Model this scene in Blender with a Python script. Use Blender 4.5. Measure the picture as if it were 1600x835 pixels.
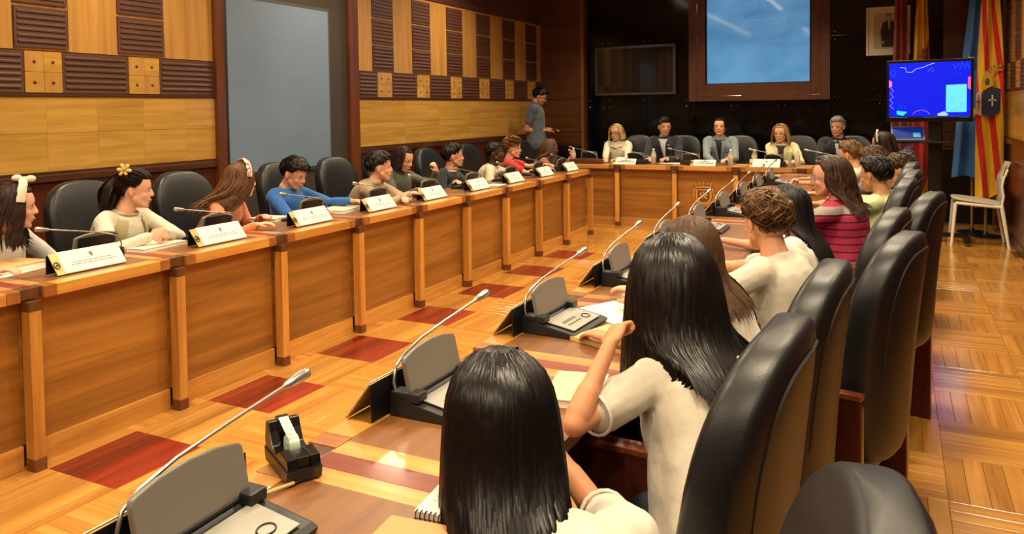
import bpy, bmesh, math, random
import numpy as np
from mathutils import Vector, Matrix, Euler
random.seed(7)
V = Vector
PI = math.pi
for o in list(bpy.data.objects): bpy.data.objects.remove(o)
SC = bpy.context.scene
COL = SC.collection
# ------------------------------------------------------------------ camera
cam = bpy.data.cameras.new('camera'); co = bpy.data.objects.new('camera', cam); COL.objects.link(co)
CF = V((-0.4449848, 0.89474333, -0.03772145)); CR = V((0.89552685, 0.44479564, -0.01372959)); CU = V((-0.00449388, 0.03989003, 0.99919397))
CAM = V((0, 0, 1.4512))
m = Matrix((CR, CU, -CF)).transposed().to_4x4(); m.translation = CAM
co.matrix_world = m
cam.sensor_width = 36; cam.lens = 1209.78/1600*36; cam.shift_y = -(417.5-217.22)/1600; cam.clip_start = .05
SC.camera = co
# ------------------------------------------------------------------ world, view, lights
w = bpy.data.worlds.new('world'); SC.world = w; w.use_nodes = True
w.node_tree.nodes['Background'].inputs[0].default_value = (1.0, .80, .55, 1); w.node_tree.nodes['Background'].inputs[1].default_value = .05
SC.view_settings.view_transform = 'Standard'; SC.view_settings.look = 'None'; SC.view_settings.gamma = 1; SC.view_settings.use_curve_mapping = False
SC.view_settings.exposure = -0.08
CEIL = 3.2
def area(name, loc, size, power, col=(1, .82, .56), rot=(0, 0, 0), sy=None, spread=160):
    l = bpy.data.lights.new(name, 'AREA'); l.energy = power; l.color = col; l.size = size
    if sy: l.shape = 'RECTANGLE'; l.size_y = sy
    l.spread = math.radians(spread)
    o = bpy.data.objects.new(name, l); o.location = loc; o.rotation_euler = rot; COL.objects.link(o); return o
for x in (-4.0, -2.13, -.3, .6):  # last column is an added fill that brightens the right aisle, no fixture there
    for y in (-1.0, 1.2, 3.4, 5.6, 7.8):
        area('ceiling_area_light', (x, y, CEIL-.03), .35, 38 if x < .5 else 20, spread=150)
for x in (-3.4, -2.1, -.8):
    area('ceiling_area_light', (x, 9.9, CEIL-.03), .25, 14, spread=110)
# ------------------------------------------------------------------ materials
def lin(h):
    h = h.lstrip('#'); r = [int(h[i:i+2], 16)/255 for i in (0, 2, 4)]
    return tuple((c/12.92 if c <= .04045 else ((c+.055)/1.055)**2.4) for c in r)+(1,)
MATS = {}
def newmat(name):
    m = bpy.data.materials.new(name); m.use_nodes = True
    nt = m.node_tree; b = nt.nodes['Principled BSDF']; return m, nt, b
def mat(col, rough=.5, metal=0, coat=0, spec=.5, noise=0, nscale=30, bump=0, bscale=60, emit=0, alpha=1, trans=0, sheen=0):
    key = (col, rough, metal, coat, spec, noise, nscale, bump, bscale, emit, alpha, trans, sheen)
    if key in MATS: return MATS[key]
    m, nt, b = newmat('mat_'+col.strip('#')); N = nt.nodes; L = nt.links
    c = lin(col); b.inputs['Base Color'].default_value = c
    b.inputs['Roughness'].default_value = rough; b.inputs['Metallic'].default_value = metal
    b.inputs['Coat Weight'].default_value = coat; b.inputs['Specular IOR Level'].default_value = spec
    b.inputs['Sheen Weight'].default_value = sheen
    if alpha < 1: b.inputs['Alpha'].default_value = alpha
    if trans: b.inputs['Transmission Weight'].default_value = trans
    if emit: b.inputs['Emission Color'].default_value = c; b.inputs['Emission Strength'].default_value = emit
    tc = N.new('ShaderNodeTexCoord')
    if noise:
        n = N.new('ShaderNodeTexNoise'); n.inputs['Scale'].default_value = nscale; n.inputs['Detail'].default_value = 5
        L.new(tc.outputs['Object'], n.inputs['Vector'])
        r = N.new('ShaderNodeValToRGB'); r.color_ramp.elements[0].position = .3; r.color_ramp.elements[1].position = .7
        r.color_ramp.elements[0].color = tuple(x*(1-noise) for x in c[:3])+(1,); r.color_ramp.elements[1].color = tuple(min(1, x*(1+noise)) for x in c[:3])+(1,)
        L.new(n.outputs['Fac'], r.inputs[0]); L.new(r.outputs[0], b.inputs['Base Color'])
    if bump:
        n = N.new('ShaderNodeTexNoise'); n.inputs['Scale'].default_value = bscale; n.inputs['Detail'].default_value = 4
        L.new(tc.outputs['Object'], n.inputs['Vector'])
        bp = N.new('ShaderNodeBump'); bp.inputs['Strength'].default_value = bump; bp.inputs['Distance'].default_value = .01
        L.new(n.outputs['Fac'], bp.inputs['Height']); L.new(bp.outputs[0], b.inputs['Normal'])
    MATS[key] = m; return m
def wood(c1, c2, axis='z', scale=1.0, rough=.35, coat=.3, vary=.18, island=False, skew=0, fine=1.0, cr=.12):
    key = ('wood', c1, c2, axis, scale, rough, coat, vary, island, skew, cr)
    if key in MATS: return MATS[key]
    m, nt, b = newmat('wood_'+c1.strip('#')); N = nt.nodes; L = nt.links
    tc = N.new('ShaderNodeTexCoord'); oi = N.new('ShaderNodeObjectInfo'); mp = N.new('ShaderNodeMapping')
    s = {'x': (1.2, 26, 26), 'y': (26, 1.2, 26), 'z': (26, 26, 1.2)}[axis]
    mp.inputs['Scale'].default_value = tuple(v*scale for v in s); mp.inputs['Rotation'].default_value = (skew, 0, 0)
    rnd = oi.outputs['Random']
    if island:
        g = N.new('ShaderNodeNewGeometry'); ad = N.new('ShaderNodeMath'); ad.operation = 'ADD'
        L.new(g.outputs['Random Per Island'], ad.inputs[0]); L.new(rnd, ad.inputs[1])
        fr = N.new('ShaderNodeMath'); fr.operation = 'FRACT'; L.new(ad.outputs[0], fr.inputs[0]); rnd = fr.outputs[0]
    mul = N.new('ShaderNodeMath'); mul.operation = 'MULTIPLY'; mul.inputs[1].default_value = 50; L.new(rnd, mul.inputs[0])
    L.new(tc.outputs['Object'], mp.inputs['Vector']); L.new(mul.outputs[0], mp.inputs['Location'])
    n = N.new('ShaderNodeTexNoise'); n.inputs['Scale'].default_value = 1; n.inputs['Detail'].default_value = 7; n.inputs['Roughness'].default_value = .62; n.inputs['Distortion'].default_value = .6
    L.new(mp.outputs[0], n.inputs['Vector'])
    r = N.new('ShaderNodeValToRGB'); r.color_ramp.elements[0].position = .32; r.color_ramp.elements[1].position = .68
    r.color_ramp.elements[0].color = lin(c2); r.color_ramp.elements[1].color = lin(c1)
    L.new(n.outputs['Fac'], r.inputs[0])
    mr = N.new('ShaderNodeMapRange'); mr.inputs['To Min'].default_value = 1-vary; mr.inputs['To Max'].default_value = 1+vary; L.new(rnd, mr.inputs['Value'])
    hs = N.new('ShaderNodeHueSaturation'); L.new(mr.outputs[0], hs.inputs['Value']); L.new(r.outputs[0], hs.inputs['Color'])
    L.new(hs.outputs[0], b.inputs['Base Color'])
    bp = N.new('ShaderNodeBump'); bp.inputs['Strength'].default_value = .08; bp.inputs['Distance'].default_value = .002
    L.new(n.outputs['Fac'], bp.inputs['Height']); L.new(bp.outputs[0], b.inputs['Normal'])
    b.inputs['Roughness'].default_value = rough; b.inputs['Coat Weight'].default_value = coat; b.inputs['Coat Roughness'].default_value = cr
    MATS[key] = m; return m
OAK = wood('#d9a04c', '#b87a30', 'y'); OAKZ = wood('#d39a48', '#b27630', 'z'); OAKX = wood('#c8924a', '#a87034', 'x')
PANELY = wood('#a5702e', '#7e501c', 'y', .7, skew=.22, vary=.06); PANELX = wood('#a5702e', '#7e501c', 'x', .7, vary=.06)
WALNUT = wood('#6b4426', '#4c2d17', 'z', 1, vary=.1)
TOPW = wood('#8a5a30', '#653f20', 'y', .6, .42, .2, vary=.05, skew=0, cr=.25); TOPX = wood('#8a5a30', '#653f20', 'x', .6, .42, .2, vary=.05, cr=.25)
TRIMW = wood('#6e3c1c', '#4e270f', 'z', 1, .35, .3, vary=.04); TRIMY = wood('#552d16', '#3c1d0d', 'y', 1, .35, .3, vary=.04)
MAHOG = wood('#5c2a18', '#3f1a0e', 'z', 1, .28, .4, vary=.06)
REDW = wood('#94301a', '#6b1a0c', 'y', .8, .3, .3, vary=.22, island=True)
INRED = wood('#8e3b1f', '#6f2814', 'x', 1, .42, .2, vary=.05)
CLAD = wood('#c99c4a', '#a67c34', 'y', .8, .26, .4, vary=.05)
CLADZ = wood('#c4944c', '#a8783a', 'z', .6, .3, .3, vary=.06)
RIDGE = wood('#5c3a2c', '#4a2d22', 'y', 1, .5, .1, vary=.08)
FPX = wood('#cc9548', '#a86e2c', 'x', .9, .2, .35, vary=.18, island=True, cr=.08); FPY = wood('#cc9548', '#a86e2c', 'y', .9, .2, .35, vary=.18, island=True, cr=.08)
LEATH = mat('#121517', .40, bump=.04, bscale=260, noise=.15, nscale=8); LEATHB = mat('#0d0d0d', .6)
GRANITE = mat('#090909', .13, spec=.3, noise=.8, nscale=14, bump=.02, bscale=5)
BLK = mat('#0c0c0d', .35); DKGREY = mat('#1b1d1f', .42); MIDGREY = mat('#7d7a72', .4, metal=.2); PANELGREY = mat('#9b9a90', .4); SILVER = mat('#b6b4ae', .28, metal=.85)
WHITEP = mat('#ece4d2', .7); PAPER = mat('#efe9da', .75); GOLD = mat('#b59a5c', .4, metal=.3); INK = mat('#5a5650', .7)
BUFF = mat('#cba465', .6, noise=.05); WHITEPL = mat('#d9d2bf', .45); GREYPL = mat('#8a867a', .5); CHROME = mat('#c9c9c9', .15, metal=1)
# ------------------------------------------------------------------ mesh helpers
def tag(o, label=None, cat=None, group=None, kind=None):
    if label: o['label'] = label
    if cat: o['category'] = cat
    if group: o['group'] = group
    if kind: o['kind'] = kind
    return o
def link(name, me, mt=None, parent=None):
    o = bpy.data.objects.new(name, me); COL.objects.link(o)
    if mt and me and not me.materials: me.materials.append(mt)
    if parent: o.parent = parent
    return o
def empty(name, loc=(0, 0, 0), rz=0, label=None, cat=None, group=None):
    o = bpy.data.objects.new(name, None); o.empty_display_size = .05; COL.objects.link(o); o.location = loc; o.rotation_euler = (0, 0, rz)
    return tag(o, label, cat, group)
class MB:
    def __init__(s): s.v = []; s.f = []; s.mi = []; s.c = 0
    def add(s, vs, fs, mi=0):
        n = len(s.v); s.v += [tuple(v) for v in vs]; s.f += [tuple(i+n for i in f) for f in fs]; s.mi += [mi]*len(fs); return s
    def box(s, x0, x1, y0, y1, z0, z1, mi=0, M=None):
        vs = [V((x, y, z)) for z in (z0, z1) for y in (y0, y1) for x in (x0, x1)]
        if M is not None: vs = [M @ v for v in vs]
        return s.add(vs, [(0, 2, 3, 1), (4, 5, 7, 6), (0, 1, 5, 4), (2, 6, 7, 3), (0, 4, 6, 2), (1, 3, 7, 5)], mi)
    def tube(s, pts, r, n=8, cap=True, mi=0, flat=1.0):
        pts = [V(p) for p in pts]; k = len(pts); rs = r if isinstance(r, (list, tuple)) else [r]*k
        T = (pts[1]-pts[0]).normalized(); up = V((0, 0, 1)) if abs(T.z) < .9 else V((1, 0, 0)); A = T.cross(up).normalized()
        vs = []
        for i, p in enumerate(pts):
            t = (pts[min(i+1, k-1)]-pts[max(i-1, 0)]); t = t.normalized() if t.length > 1e-9 else T
            A = (A-t*A.dot(t)); A = A.normalized() if A.length > 1e-6 else t.orthogonal().normalized(); B = t.cross(A)
            for j in range(n):
                a = 2*PI*j/n; vs.append(p+A*math.cos(a)*rs[i]+B*math.sin(a)*rs[i]*flat)
        fs = [(i*n+j, i*n+(j+1) % n, (i+1)*n+(j+1) % n, (i+1)*n+j) for i in range(k-1) for j in range(n)]
        if cap: fs += [tuple(reversed(range(n))), tuple(range((k-1)*n, k*n))]
        return s.add(vs, fs, mi)
    def ell(s, c, r, M=None, n=14, m=9, e=1.0, mi=0, fn=None):
        c = V(c); vs = []; pw = lambda t: math.copysign(abs(t)**e, t)
        for i in range(m+1):
            p = PI*i/m
            if i in (0, m): L = [0]
            else: L = [2*PI*j/n for j in range(n)]
            for a in L:
                q = V((pw(math.sin(p))*pw(math.cos(a))*r[0], pw(math.sin(p))*pw(math.sin(a))*r[1], pw(math.cos(p))*r[2]))
                if fn: q = fn(q)
                vs.append(c+(M @ q if M is not None else q))
        fs = [(0, 1+j, 1+(j+1) % n) for j in range(n)]
        for i in range(1, m-1):
            a = 1+(i-1)*n
            fs += [(a+j, a+n+j, a+n+(j+1) % n, a+(j+1) % n) for j in range(n)]
        a = 1+(m-2)*n; fs += [(a+j, len(vs)-1, a+(j+1) % n) for j in range(n)]
        return s.add(vs, fs, mi)
    def cap(s, p0, r0, p1, r1, n=12):
        p0 = V(p0); p1 = V(p1); d = (p1-p0); l = d.length or 1e-6; d = d/l
        pts = []; rs = []
        for k in (0.05, .35, .7): a = k*PI/2; pts.append(p0-d*r0*math.cos(a)); rs.append(max(r0*math.sin(a), .0008))
        pts += [p0, p0.lerp(p1, .5), p1]; rs += [r0, (r0+r1)/2, r1]
        for k in (.7, .35, .05): a = k*PI/2; pts.append(p1+d*r1*math.cos(a)); rs.append(max(r1*math.sin(a), .0008))
        return s.tube(pts, rs, n)
    def prism(s, poly, ax, a0, a1, mi=0):   # polygon in the two other axes, extruded along ax
        n = len(poly)
        def mk(p, a): return {'x': (a, p[0], p[1]), 'y': (p[0], a, p[1]), 'z': (p[0], p[1], a)}[ax]
        vs = [mk(p, a0) for p in poly]+[mk(p, a1) for p in poly]
        fs = [tuple(reversed(range(n))), tuple(range(n, 2*n))]+[(i, (i+1) % n, (i+1) % n+n, i+n) for i in range(n)]
        return s.add(vs, fs, mi)
    def lathe(s, prof, c=(0, 0, 0), n=16):
        c = V(c); vs = [c+V((r*math.cos(2*PI*j/n), r*math.sin(2*PI*j/n), z)) for r, z in prof for j in range(n)]; k = len(prof)
        fs = [(i*n+j, i*n+(j+1) % n, (i+1)*n+(j+1) % n, (i+1)*n+j) for i in range(k-1) for j in range(n)]
        fs += [tuple(reversed(range(n))), tuple(range((k-1)*n, k*n))]
        return s.add(vs, fs)
    def mesh(s, name, smooth=None, mats=None, bev=0, fix=True):
        me = bpy.data.meshes.new(name); me.from_pydata(s.v, [], s.f)
        if mats:
            for q in mats: me.materials.append(q)
            me.polygons.foreach_set('material_index', s.mi)
        if bev or fix:
            b = bmesh.new(); b.from_mesh(me)
            if fix: bmesh.ops.recalc_face_normals(b, faces=b.faces)
            if bev: bmesh.ops.bevel(b, geom=[e for e in b.edges if e.is_manifold and e.calc_face_angle(0) > .5], offset=bev, segments=2, affect='EDGES', profile=.6)
            b.to_mesh(me); b.free()
        if smooth is not None:
            me.polygons.foreach_set('use_smooth', [True]*len(me.polygons)); me.set_sharp_from_angle(angle=math.radians(smooth))
        me.update(); return me
    def obj(s, name, mt, parent=None, smooth=None, bev=0, mats=None, **kw):
        o = link(name, s.mesh(name, smooth, mats, bev), mt if not mats else None, parent); return tag(o, **kw) if kw else o
def box(name, x0, x1, y0, y1, z0, z1, mt, parent=None, bev=0, **kw):
    return MB().box(x0, x1, y0, y1, z0, z1).obj(name, mt, parent, bev=bev, **kw)
def tree_copy(o, parent=None):
    c = o.copy(); COL.objects.link(c)
    if parent: c.parent = parent
    for ch in KIDS.get(o.name, o.children): tree_copy(ch, c)
    return c
KIDS = {}
def px_of(p):
    d = V(p)-CAM; z = d.dot(CF)
    if z < .05: return None
    return 800+1209.78*d.dot(CR)/z, 217.2-1209.78*d.dot(CU)/z, z
# ================================================================== SETTING
XL, XR, YB, YN = -4.87, 1.07, 10.95, -1.6
fl = box('floor', XL-.3, XR+.3, YN-.3, YB+.3, -.12, -.008, mat('#5a3a1a', .6)); tag(fl, kind='structure')
box('ceiling', XL-.3, XR+.3, YN-.3, YB+.3, CEIL, CEIL+.1, mat('#b9a384', .8)); tag(bpy.data.objects['ceiling'], kind='structure')
# parquet: baskets of six planks
P = .412; PW = P/6
cells = []
i0 = int(math.floor((XL+3.12)/P))-1; i1 = int((XR+3.12)/P)+1; j0 = int(math.floor((YN-1.95)/P)); j1 = int((YB-1.95)/P)+1
plank = []
for i in range(i0, i1+1):
    for j in range(j0, j1+1):
        red = (i == 0 and j % 2 == 0 and 0 <= j <= 12)
        d = (i+j) % 2 if not red else 1
        for k in range(6):
            x = -3.12+i*P; y = 1.95+j*P
            if d: cx, cy = x+PW*(k+.5), y+P/2
            else: cx, cy = x+P/2, y+PW*(k+.5)
            if not (XL < cx < XR and YN < cy < YB): continue
            q = px_of((cx, cy, 0)); vis = q and -20 < q[0] < 1620 and q[1] < 860
            hid = (cx < -3.2 or (-1.3 < cx < .0) or cy > 9.15 and cx < 0 or (cx > -1.9 and cx < 0 and cy < 2.5))
            plank.append(((0 if vis and not hid else 1), q[2] if q else 99, cx, cy, d, red))
plank.sort()
def plank_bm(mb, cx, cy, d):
    g = .0006; hx, hy = (PW/2-g, P/2-g) if d else (P/2-g, PW/2-g)
    c = .0012
    lo = [(cx-hx, cy-hy, -.008), (cx+hx, cy-hy, -.008), (cx+hx, cy+hy, -.008), (cx-hx, cy+hy, -.008)]
    mid = [(a, b, -c*.6) for a, b, _ in lo]
    up = [(cx-hx+c, cy-hy+c, 0), (cx+hx-c, cy-hy+c, 0), (cx+hx-c, cy+hy-c, 0), (cx-hx+c, cy+hy-c, 0)]
    vs = lo+mid+up
    fs = [(0, 1, 5, 4), (1, 2, 6, 5), (2, 3, 7, 6), (3, 0, 4, 7), (4, 5, 9, 8), (5, 6, 10, 9), (6, 7, 11, 10), (7, 4, 8, 11), (8, 9, 10, 11)]
    mb.add(vs, fs)
pm = {}
for d in (0, 1):
    for red in (0, 1):
        mb = MB(); plank_bm(mb, 0, 0, d); me = mb.mesh('plank'); me.materials.append(REDW if red else (FPY if d else FPX)); pm[(d, red)] = me
rest = {}
for n, (h, z, cx, cy, d, red) in enumerate(plank):
    if n < 295:
        o = link('plank', pm[(d, int(red))], None, fl); o.location = (cx, cy, 0)
    else: plank_bm(rest.setdefault((d, int(red)), MB()), cx, cy, d)
mb = MB(); mi = 0; mts = []
for key, r in rest.items():
    mb.add(r.v, r.f, mi); mts.append(pm[key].materials[0]); mi += 1
mb.obj('parquet', None, fl, mats=mts, kind='stuff')
# ---- side walls (the right wall mirrors the left)
def side_wall(name, X, s, full=True):
    """s=+1: wall surface faces +X (left wall)"""
    wl = box(name, min(X, X-s*.25), max(X, X-s*.25), YN, YB, -.1, CEIL, TRIMW); tag(wl, kind='structure')
    return wl
def wb(wl, name, X, s, y0, y1, z0, z1, t, mt, bev=0, t0=0):
    a, b = X+s*t0, X+s*t
    return box(name, min(a, b), max(a, b), y0, y1, z0, z1, mt, wl, bev=bev)
def ridge_panel(wl, X, s, y0, y1, z0, z1):
    mb = MB(); a, b = X+s*.001, X+s*.013
    mb.box(min(a, b), max(a, b), y0, y1, z0, z1)
    n = max(4, round((z1-z0)/.042)); st = (z1-z0-.03)/n
    for i in range(n):
        z = z0+.015+st*(i+.5); c = X+s*.0135
        poly = [(z-st*.30, c), (z-st*.12, c+s*.006), (z+st*.12, c+s*.006), (z+st*.30, c)]
        yy0, yy1 = y0+.02, y1-.02
        vs = [(q[1], yy0, q[0]) for q in poly]+[(q[1], yy1, q[0]) for q in poly]
        mb.add(vs, [(0, 1, 2, 3), (7, 6, 5, 4), (0, 4, 5, 1), (1, 5, 6, 2), (2, 6, 7, 3), (3, 7, 4, 0)])
    o = link('ridged_panel', mb.mesh('ridged_panel'), RIDGE, wl); return o
def bolt_panel(wl, X, s, y0, y1, z0, z1):
    ym, zm = (y0+y1)/2, (z0+z1)/2
    for a, b, c, d in ((y0, ym, z0, zm), (ym, y1, z0, zm), (y0, ym, zm, z1), (ym, y1, zm, z1)):
        o = wb(wl, 'oak_block', X, s, a+.001, b-.001, c+.001, d-.001, .018, CLAD if (a == y0) == (c == z0) else CLADZ, bev=.001)
        k = MB(); cx = X+s*.018; k.ell((cx, (a+b)/2, (c+d)/2), (.008, .011, .011), n=8, m=5)
        k.obj('peg', mat('#5a3216', .4), o, smooth=60)
def section(wl, X, s, ya, yb, clad, A, B):
    # A: list of (y0,y1,kind) lower ridge row ; B: ridged columns
    for a, b in zip(clad[:-1], clad[1:]):
        for z0, z1 in ((1.095, 1.34), (1.342, 1.575)):
            wb(wl, 'cladding_panel', X, s, a+.0004, b-.0004, z0, z1, .02, CLAD, bev=.0006)
    wb(wl, 'moulding', X, s, ya, yb, 1.03, 1.075, .035, TRIMY, bev=.004); wb(wl, 'moulding', X, s, ya, yb, 1.076, 1.092, .025, TRIMY)
    wb(wl, 'moulding', X, s, ya, yb, 1.578, 1.597, .028, TRIMY)
    wb(wl, 'wainscot_panel', X, s, ya, yb, 0, 1.028, .012, MAHOG); wb(wl, 'skirting', X, s, ya, yb, 0, .1, .02, TRIMY)
    for y0, y1, k in A:
        if k: ridge_panel(wl, X, s, y0, y1, 1.6, 1.862)
        else: bolt_panel(wl, X, s, y0+.004, y1-.004, 1.6, 1.862)
    last = ya
    for y0, y1 in B+[(yb, yb)]:
        if y0-last > .05:
            wb(wl, 'oak_panel', X, s, last+.001, y0-.001, 1.868, 2.72, .012, CLADZ)
        if y1 > y0:
            wb(wl, 'oak_backing', X, s, y0, y1, 1.868, 2.72, .006, CLADZ)
            for r in range(3): ridge_panel(wl, X+s*.006, s, y0+.007, y1-.007, 1.884+.277*r, 1.884+.277*r+.255)
        last = y1
    y = ya+.05; k = 0
    while y < yb-.1:
        y2 = min(y+.74*(.9), yb); ridge_panel(wl, X, s, y, y2-.01, 2.735, 3.0); y = y2+.01
def s2(ya):  # pattern of the long section
    cl = [6.28, 7.12, 7.82, 8.57, 9.29, 10.02, 10.79]
    A = [(6.32, 6.63, 1), (6.63, 6.89, 0), (6.89, 7.37, 1), (7.37, 7.64, 0), (7.64, 8.11, 1), (8.11, 8.38, 0), (8.38, 8.84, 1), (8.84, 9.11, 0), (9.11, 9.58, 1), (9.58, 9.84, 0), (9.84, 10.3, 1), (10.3, 10.57, 0), (10.57, 10.79, 1)]
    B = [(6.55, 6.93), (7.29, 7.67), (8.03, 8.41), (8.77, 9.15), (9.51, 9.89), (10.25, 10.63)]
    return cl, A, B
s1c = [.9, 1.27, 1.63, 2.0, 2.37, 2.74, 3.1, 3.45, 3.81, 4.18, 4.46]
s1A = [(.9, 1.5, 1), (1.5, 1.75, 0), (1.75, 2.24, 1), (2.24, 2.49, 0), (2.49, 2.97, 1), (2.97, 3.22, 0), (3.22, 3.70, 1), (3.70, 3.96, 0), (3.96, 4.46, 1)]
s1B = [(1.43, 1.8), (2.17, 2.54), (2.91, 3.27), (3.62, 4.01)]
wl = side_wall('wall_left', XL, 1)
section(wl, XL, 1, .9, 4.46, s1c, s1A, s1B)
cl, A, B = s2(0); section(wl, XL, 1, 6.28, 10.79, cl, A, B)
wr = side_wall('wall_right', XR, -1)
section(wr, XR, -1, 6.28, 10.79, cl, A, B)
wb(wr, 'wall_panel', XR, -1, YN, 6.26, .1, CEIL, .012, MAHOG)
wb(wl, 'wall_panel', XL, 1, YN, .88, .1, CEIL, .012, MAHOG)
# posts and the recessed blue-grey screen bay in the left wall
for a, b in ((4.46, 4.55), (6.13, 6.28)):
    wb(wl, 'bay_post', XL, 1, a, b, 0, CEIL, .05, TRIMW, bev=.004)
wb(wl, 'bay_lining', XL, 1, 4.551, 6.129, 0, CEIL, .008, mat('#3a332c', .6))
wb(wl, 'bay_edge', XL, 1, 4.551, 4.58, 0, CEIL, .045, mat('#1d1a1a', .5))
scr = box('projection_screen', XL+.012, XL+.03, 4.585, 5.84, .955, 2.40, mat('#71859c', .4, noise=.08, nscale=1.6, coat=.15)); tag(scr, 'tall blue-grey panel set in the dark bay of the left wall', 'screen')
box('panel_rim', XL+.010, XL+.022, 5.841, 5.87, .93, 2.43, mat('#4b4b47', .5), scr)
box('panel_rim', XL+.010, XL+.022, 4.585, 5.84, .925, .954, mat('#4b4b47', .5), scr)
box('panel_rim', XL+.010, XL+.022, 4.585, 5.84, 2.401, 2.43, mat('#4b4b47', .5), scr)
# back wall near the camera
tag(box('wall_back', XL-.25, XR+.25, YN-.2, YN, -.1, CEIL, TRIMW), kind='structure')
# far wall: recess of polished black slabs between two brown columns
wf = box('wall_front', XL-.25, XR+.25, YB, YB+.25, -.1, CEIL, BLK); tag(wf, kind='structure')
xs = [-4.16, -3.86, -3.24, -2.62, -2.0, -1.39, -.77, -.15, .5]
for a, b in zip(xs[:-1], xs[1:]):
    for z0, z1 in ((.0, .90), (.90, 1.515), (1.515, 2.36), (2.36, CEIL)):
        o = box('granite_slab', a+.0015, b-.0015, YB-.025, YB-.001, z0+.0015, z1-.0015, GRANITE, wf, bev=.0015)
        if z0 > .5:
            k = MB()
            for x in (a+.045, b-.045):
                for z in ((z0+.05, z1-.05) if z1 < 3 else (z0+.05,)): k.ell((x, YB-.027, z), (.008, .004, .008), n=8, m=4)
            k.obj('fixing_bolt', CHROME, o, smooth=60)
for nm, a, b in (('trim_1', XL, -4.16), ('trim_2', .5, XR)):
    t = box(nm, a, b, 10.8, YB, 0, CEIL, TRIMW); tag(t, kind='structure')
    WB = wood('#5e3a1c', '#4a2a12', 'x', .8, .35, .3, vary=.05)
    for z0, z1 in ((0, .9), (.93, 1.09), (1.105, 1.585), (1.6, 2.69), (2.70, CEIL)):
        box('column_panel', a+.004, b-.05, 10.785, 10.8, z0, z1-.004, WB if z0 > .5 else BLK, t, bev=.002)
    box('corner_strip', b-.046, b, 10.775, 10.8, 0, CEIL, wood('#8a5a2a', '#6a421c', 'z', .8, .35, .3, vary=.03), t)
box('baseboard_front', -4.16, .5, YB-.04, YB-.026, 0, .1, BLK); tag(bpy.data.objects['baseboard_front'], kind='structure')
# ceiling spots
def spot(x, y, label, grp):
    r = empty('ceiling_spotlight', (x, y, CEIL), 0, label, 'ceiling light', grp)
    m_ = MB(); m_.lathe([(.045, 0), (.05, -.004), (.05, -.008), (.038, -.008)]); m_.obj('rim', mat('#d8d2c4', .4), r, smooth=30)
    MB().lathe([(.001, -.004), (.036, -.004), (.036, -.0095), (.001, -.0095)]).obj('lamp', mat('#fff0d0', .5, emit=45), r)
# ================================================================== DESKS
def post(par, x0, x1, y0, y1, nx=0, ny=0):
    o = MB().box(x0, x1, y0, y1, .05, .66).obj('post', OAKZ, par, bev=.003)
    box('post_cap', x0-.002, x1+.002, y0-.002, y1+.002, .66, .70, WALNUT, o, bev=.002)
    box('post_foot', x0-.001, x1+.001, y0-.001, y1+.001, 0, .05, wood('#7c4a28', '#5c3218', 'z', 1, vary=.1), o, bev=.002)
def run(name, label, xf, s, k0, k1):
    """desk run along Y; inner face at x=xf, body extends to xf - s*..., s=+1 faces +X"""
    r = empty(name, (xf, 1.95+.7147*k0, 0), 0, label, 'desk'); r0 = V(r.location)
    def bb(nm, a, b, y0, y1, z0, z1, mt, par=r, bev=0):
        x0, x1 = sorted((xf-s*a, xf-s*b)); o = box(nm, x0, x1, y0, y1, z0, z1, mt, par, bev=bev); return o
    objs = []
    for k in range(k0, k1+1):
        y = 1.95+.7147*k
        # post front-right corner at y
        x0, x1 = sorted((xf, xf-s*.055)); post(r, x0, x1, y-.05, y)
        bb('joint_block', .03, .085, y-.075, y+.02, .705, .75, WALNUT, bev=.002)
        if k < k1:
            ya, yb = y, y+.7147
            bb('front_panel', .078, .096, ya-.049, yb-.051, .1, .70, PANELY)
            bb('baseboard', .066, .096, ya+.001, yb-.052, .0, .1, OAK, bev=.002)
            bb('edge_board', .01, .085, ya+.076, yb-.131, .703, .752, OAK, bev=.003)
            bb('edge_block', .01, .085, ya+.021, ya+.075, .703, .752, wood('#a56a33', '#8a5426', 'x', 1, vary=.08), bev=.003)
            bb('edge_block', .01, .085, yb-.130, yb-.076, .703, .752, wood('#a56a33', '#8a5426', 'x', 1, vary=.08), bev=.003)
            bb('desktop', .086, .49, ya+.06, yb-.11, .72, .75, TOPW)
            bb('back_edge', .491, .505, ya-.05, yb-.051, .72, .75, TOPW)
        # inlaid bands across the joint
        bb('inlay_band', .086, .49, y-.11, y-.057, .72, .7502, OAKX); bb('red_inlay', .086, .49, y-.056, y+.003, .72, .7504, INRED); bb('inlay_band', .086, .49, y+.004, y+.06, .72, .7502, OAKX)
        bb('side_support', .10, .34, y-.03, y-.01, 0, .72, MAHOG)
    return r
runL = run('conference_desk', 'long oak and cherry desk run along the left wall, with nameplates along its front', -3.13, 1, -4, 9)
runR = run('conference_desk', 'long inlaid wooden desk run on the right, nearest the camera, with open microphone consoles', -1.13, -1, -4, 9)
def rebase(r, loc):   # parts were given world coordinates
    r.location = loc
    for o in r.children: o.matrix_parent_inverse = Matrix.Translation(-V(loc))
rebase(runL, (-3.4, 2.5, 0)); rebase(runR, (-.86, 2.5, 0))
hd = empty('head_desk', (0, 0, 0), 0, 'wooden head desk across the far end with a carved coat of arms on its front', 'desk')
YH = 9.10
hx = [-3.83, -3.117, -2.40, -1.684, -.967, -.25]
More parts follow.
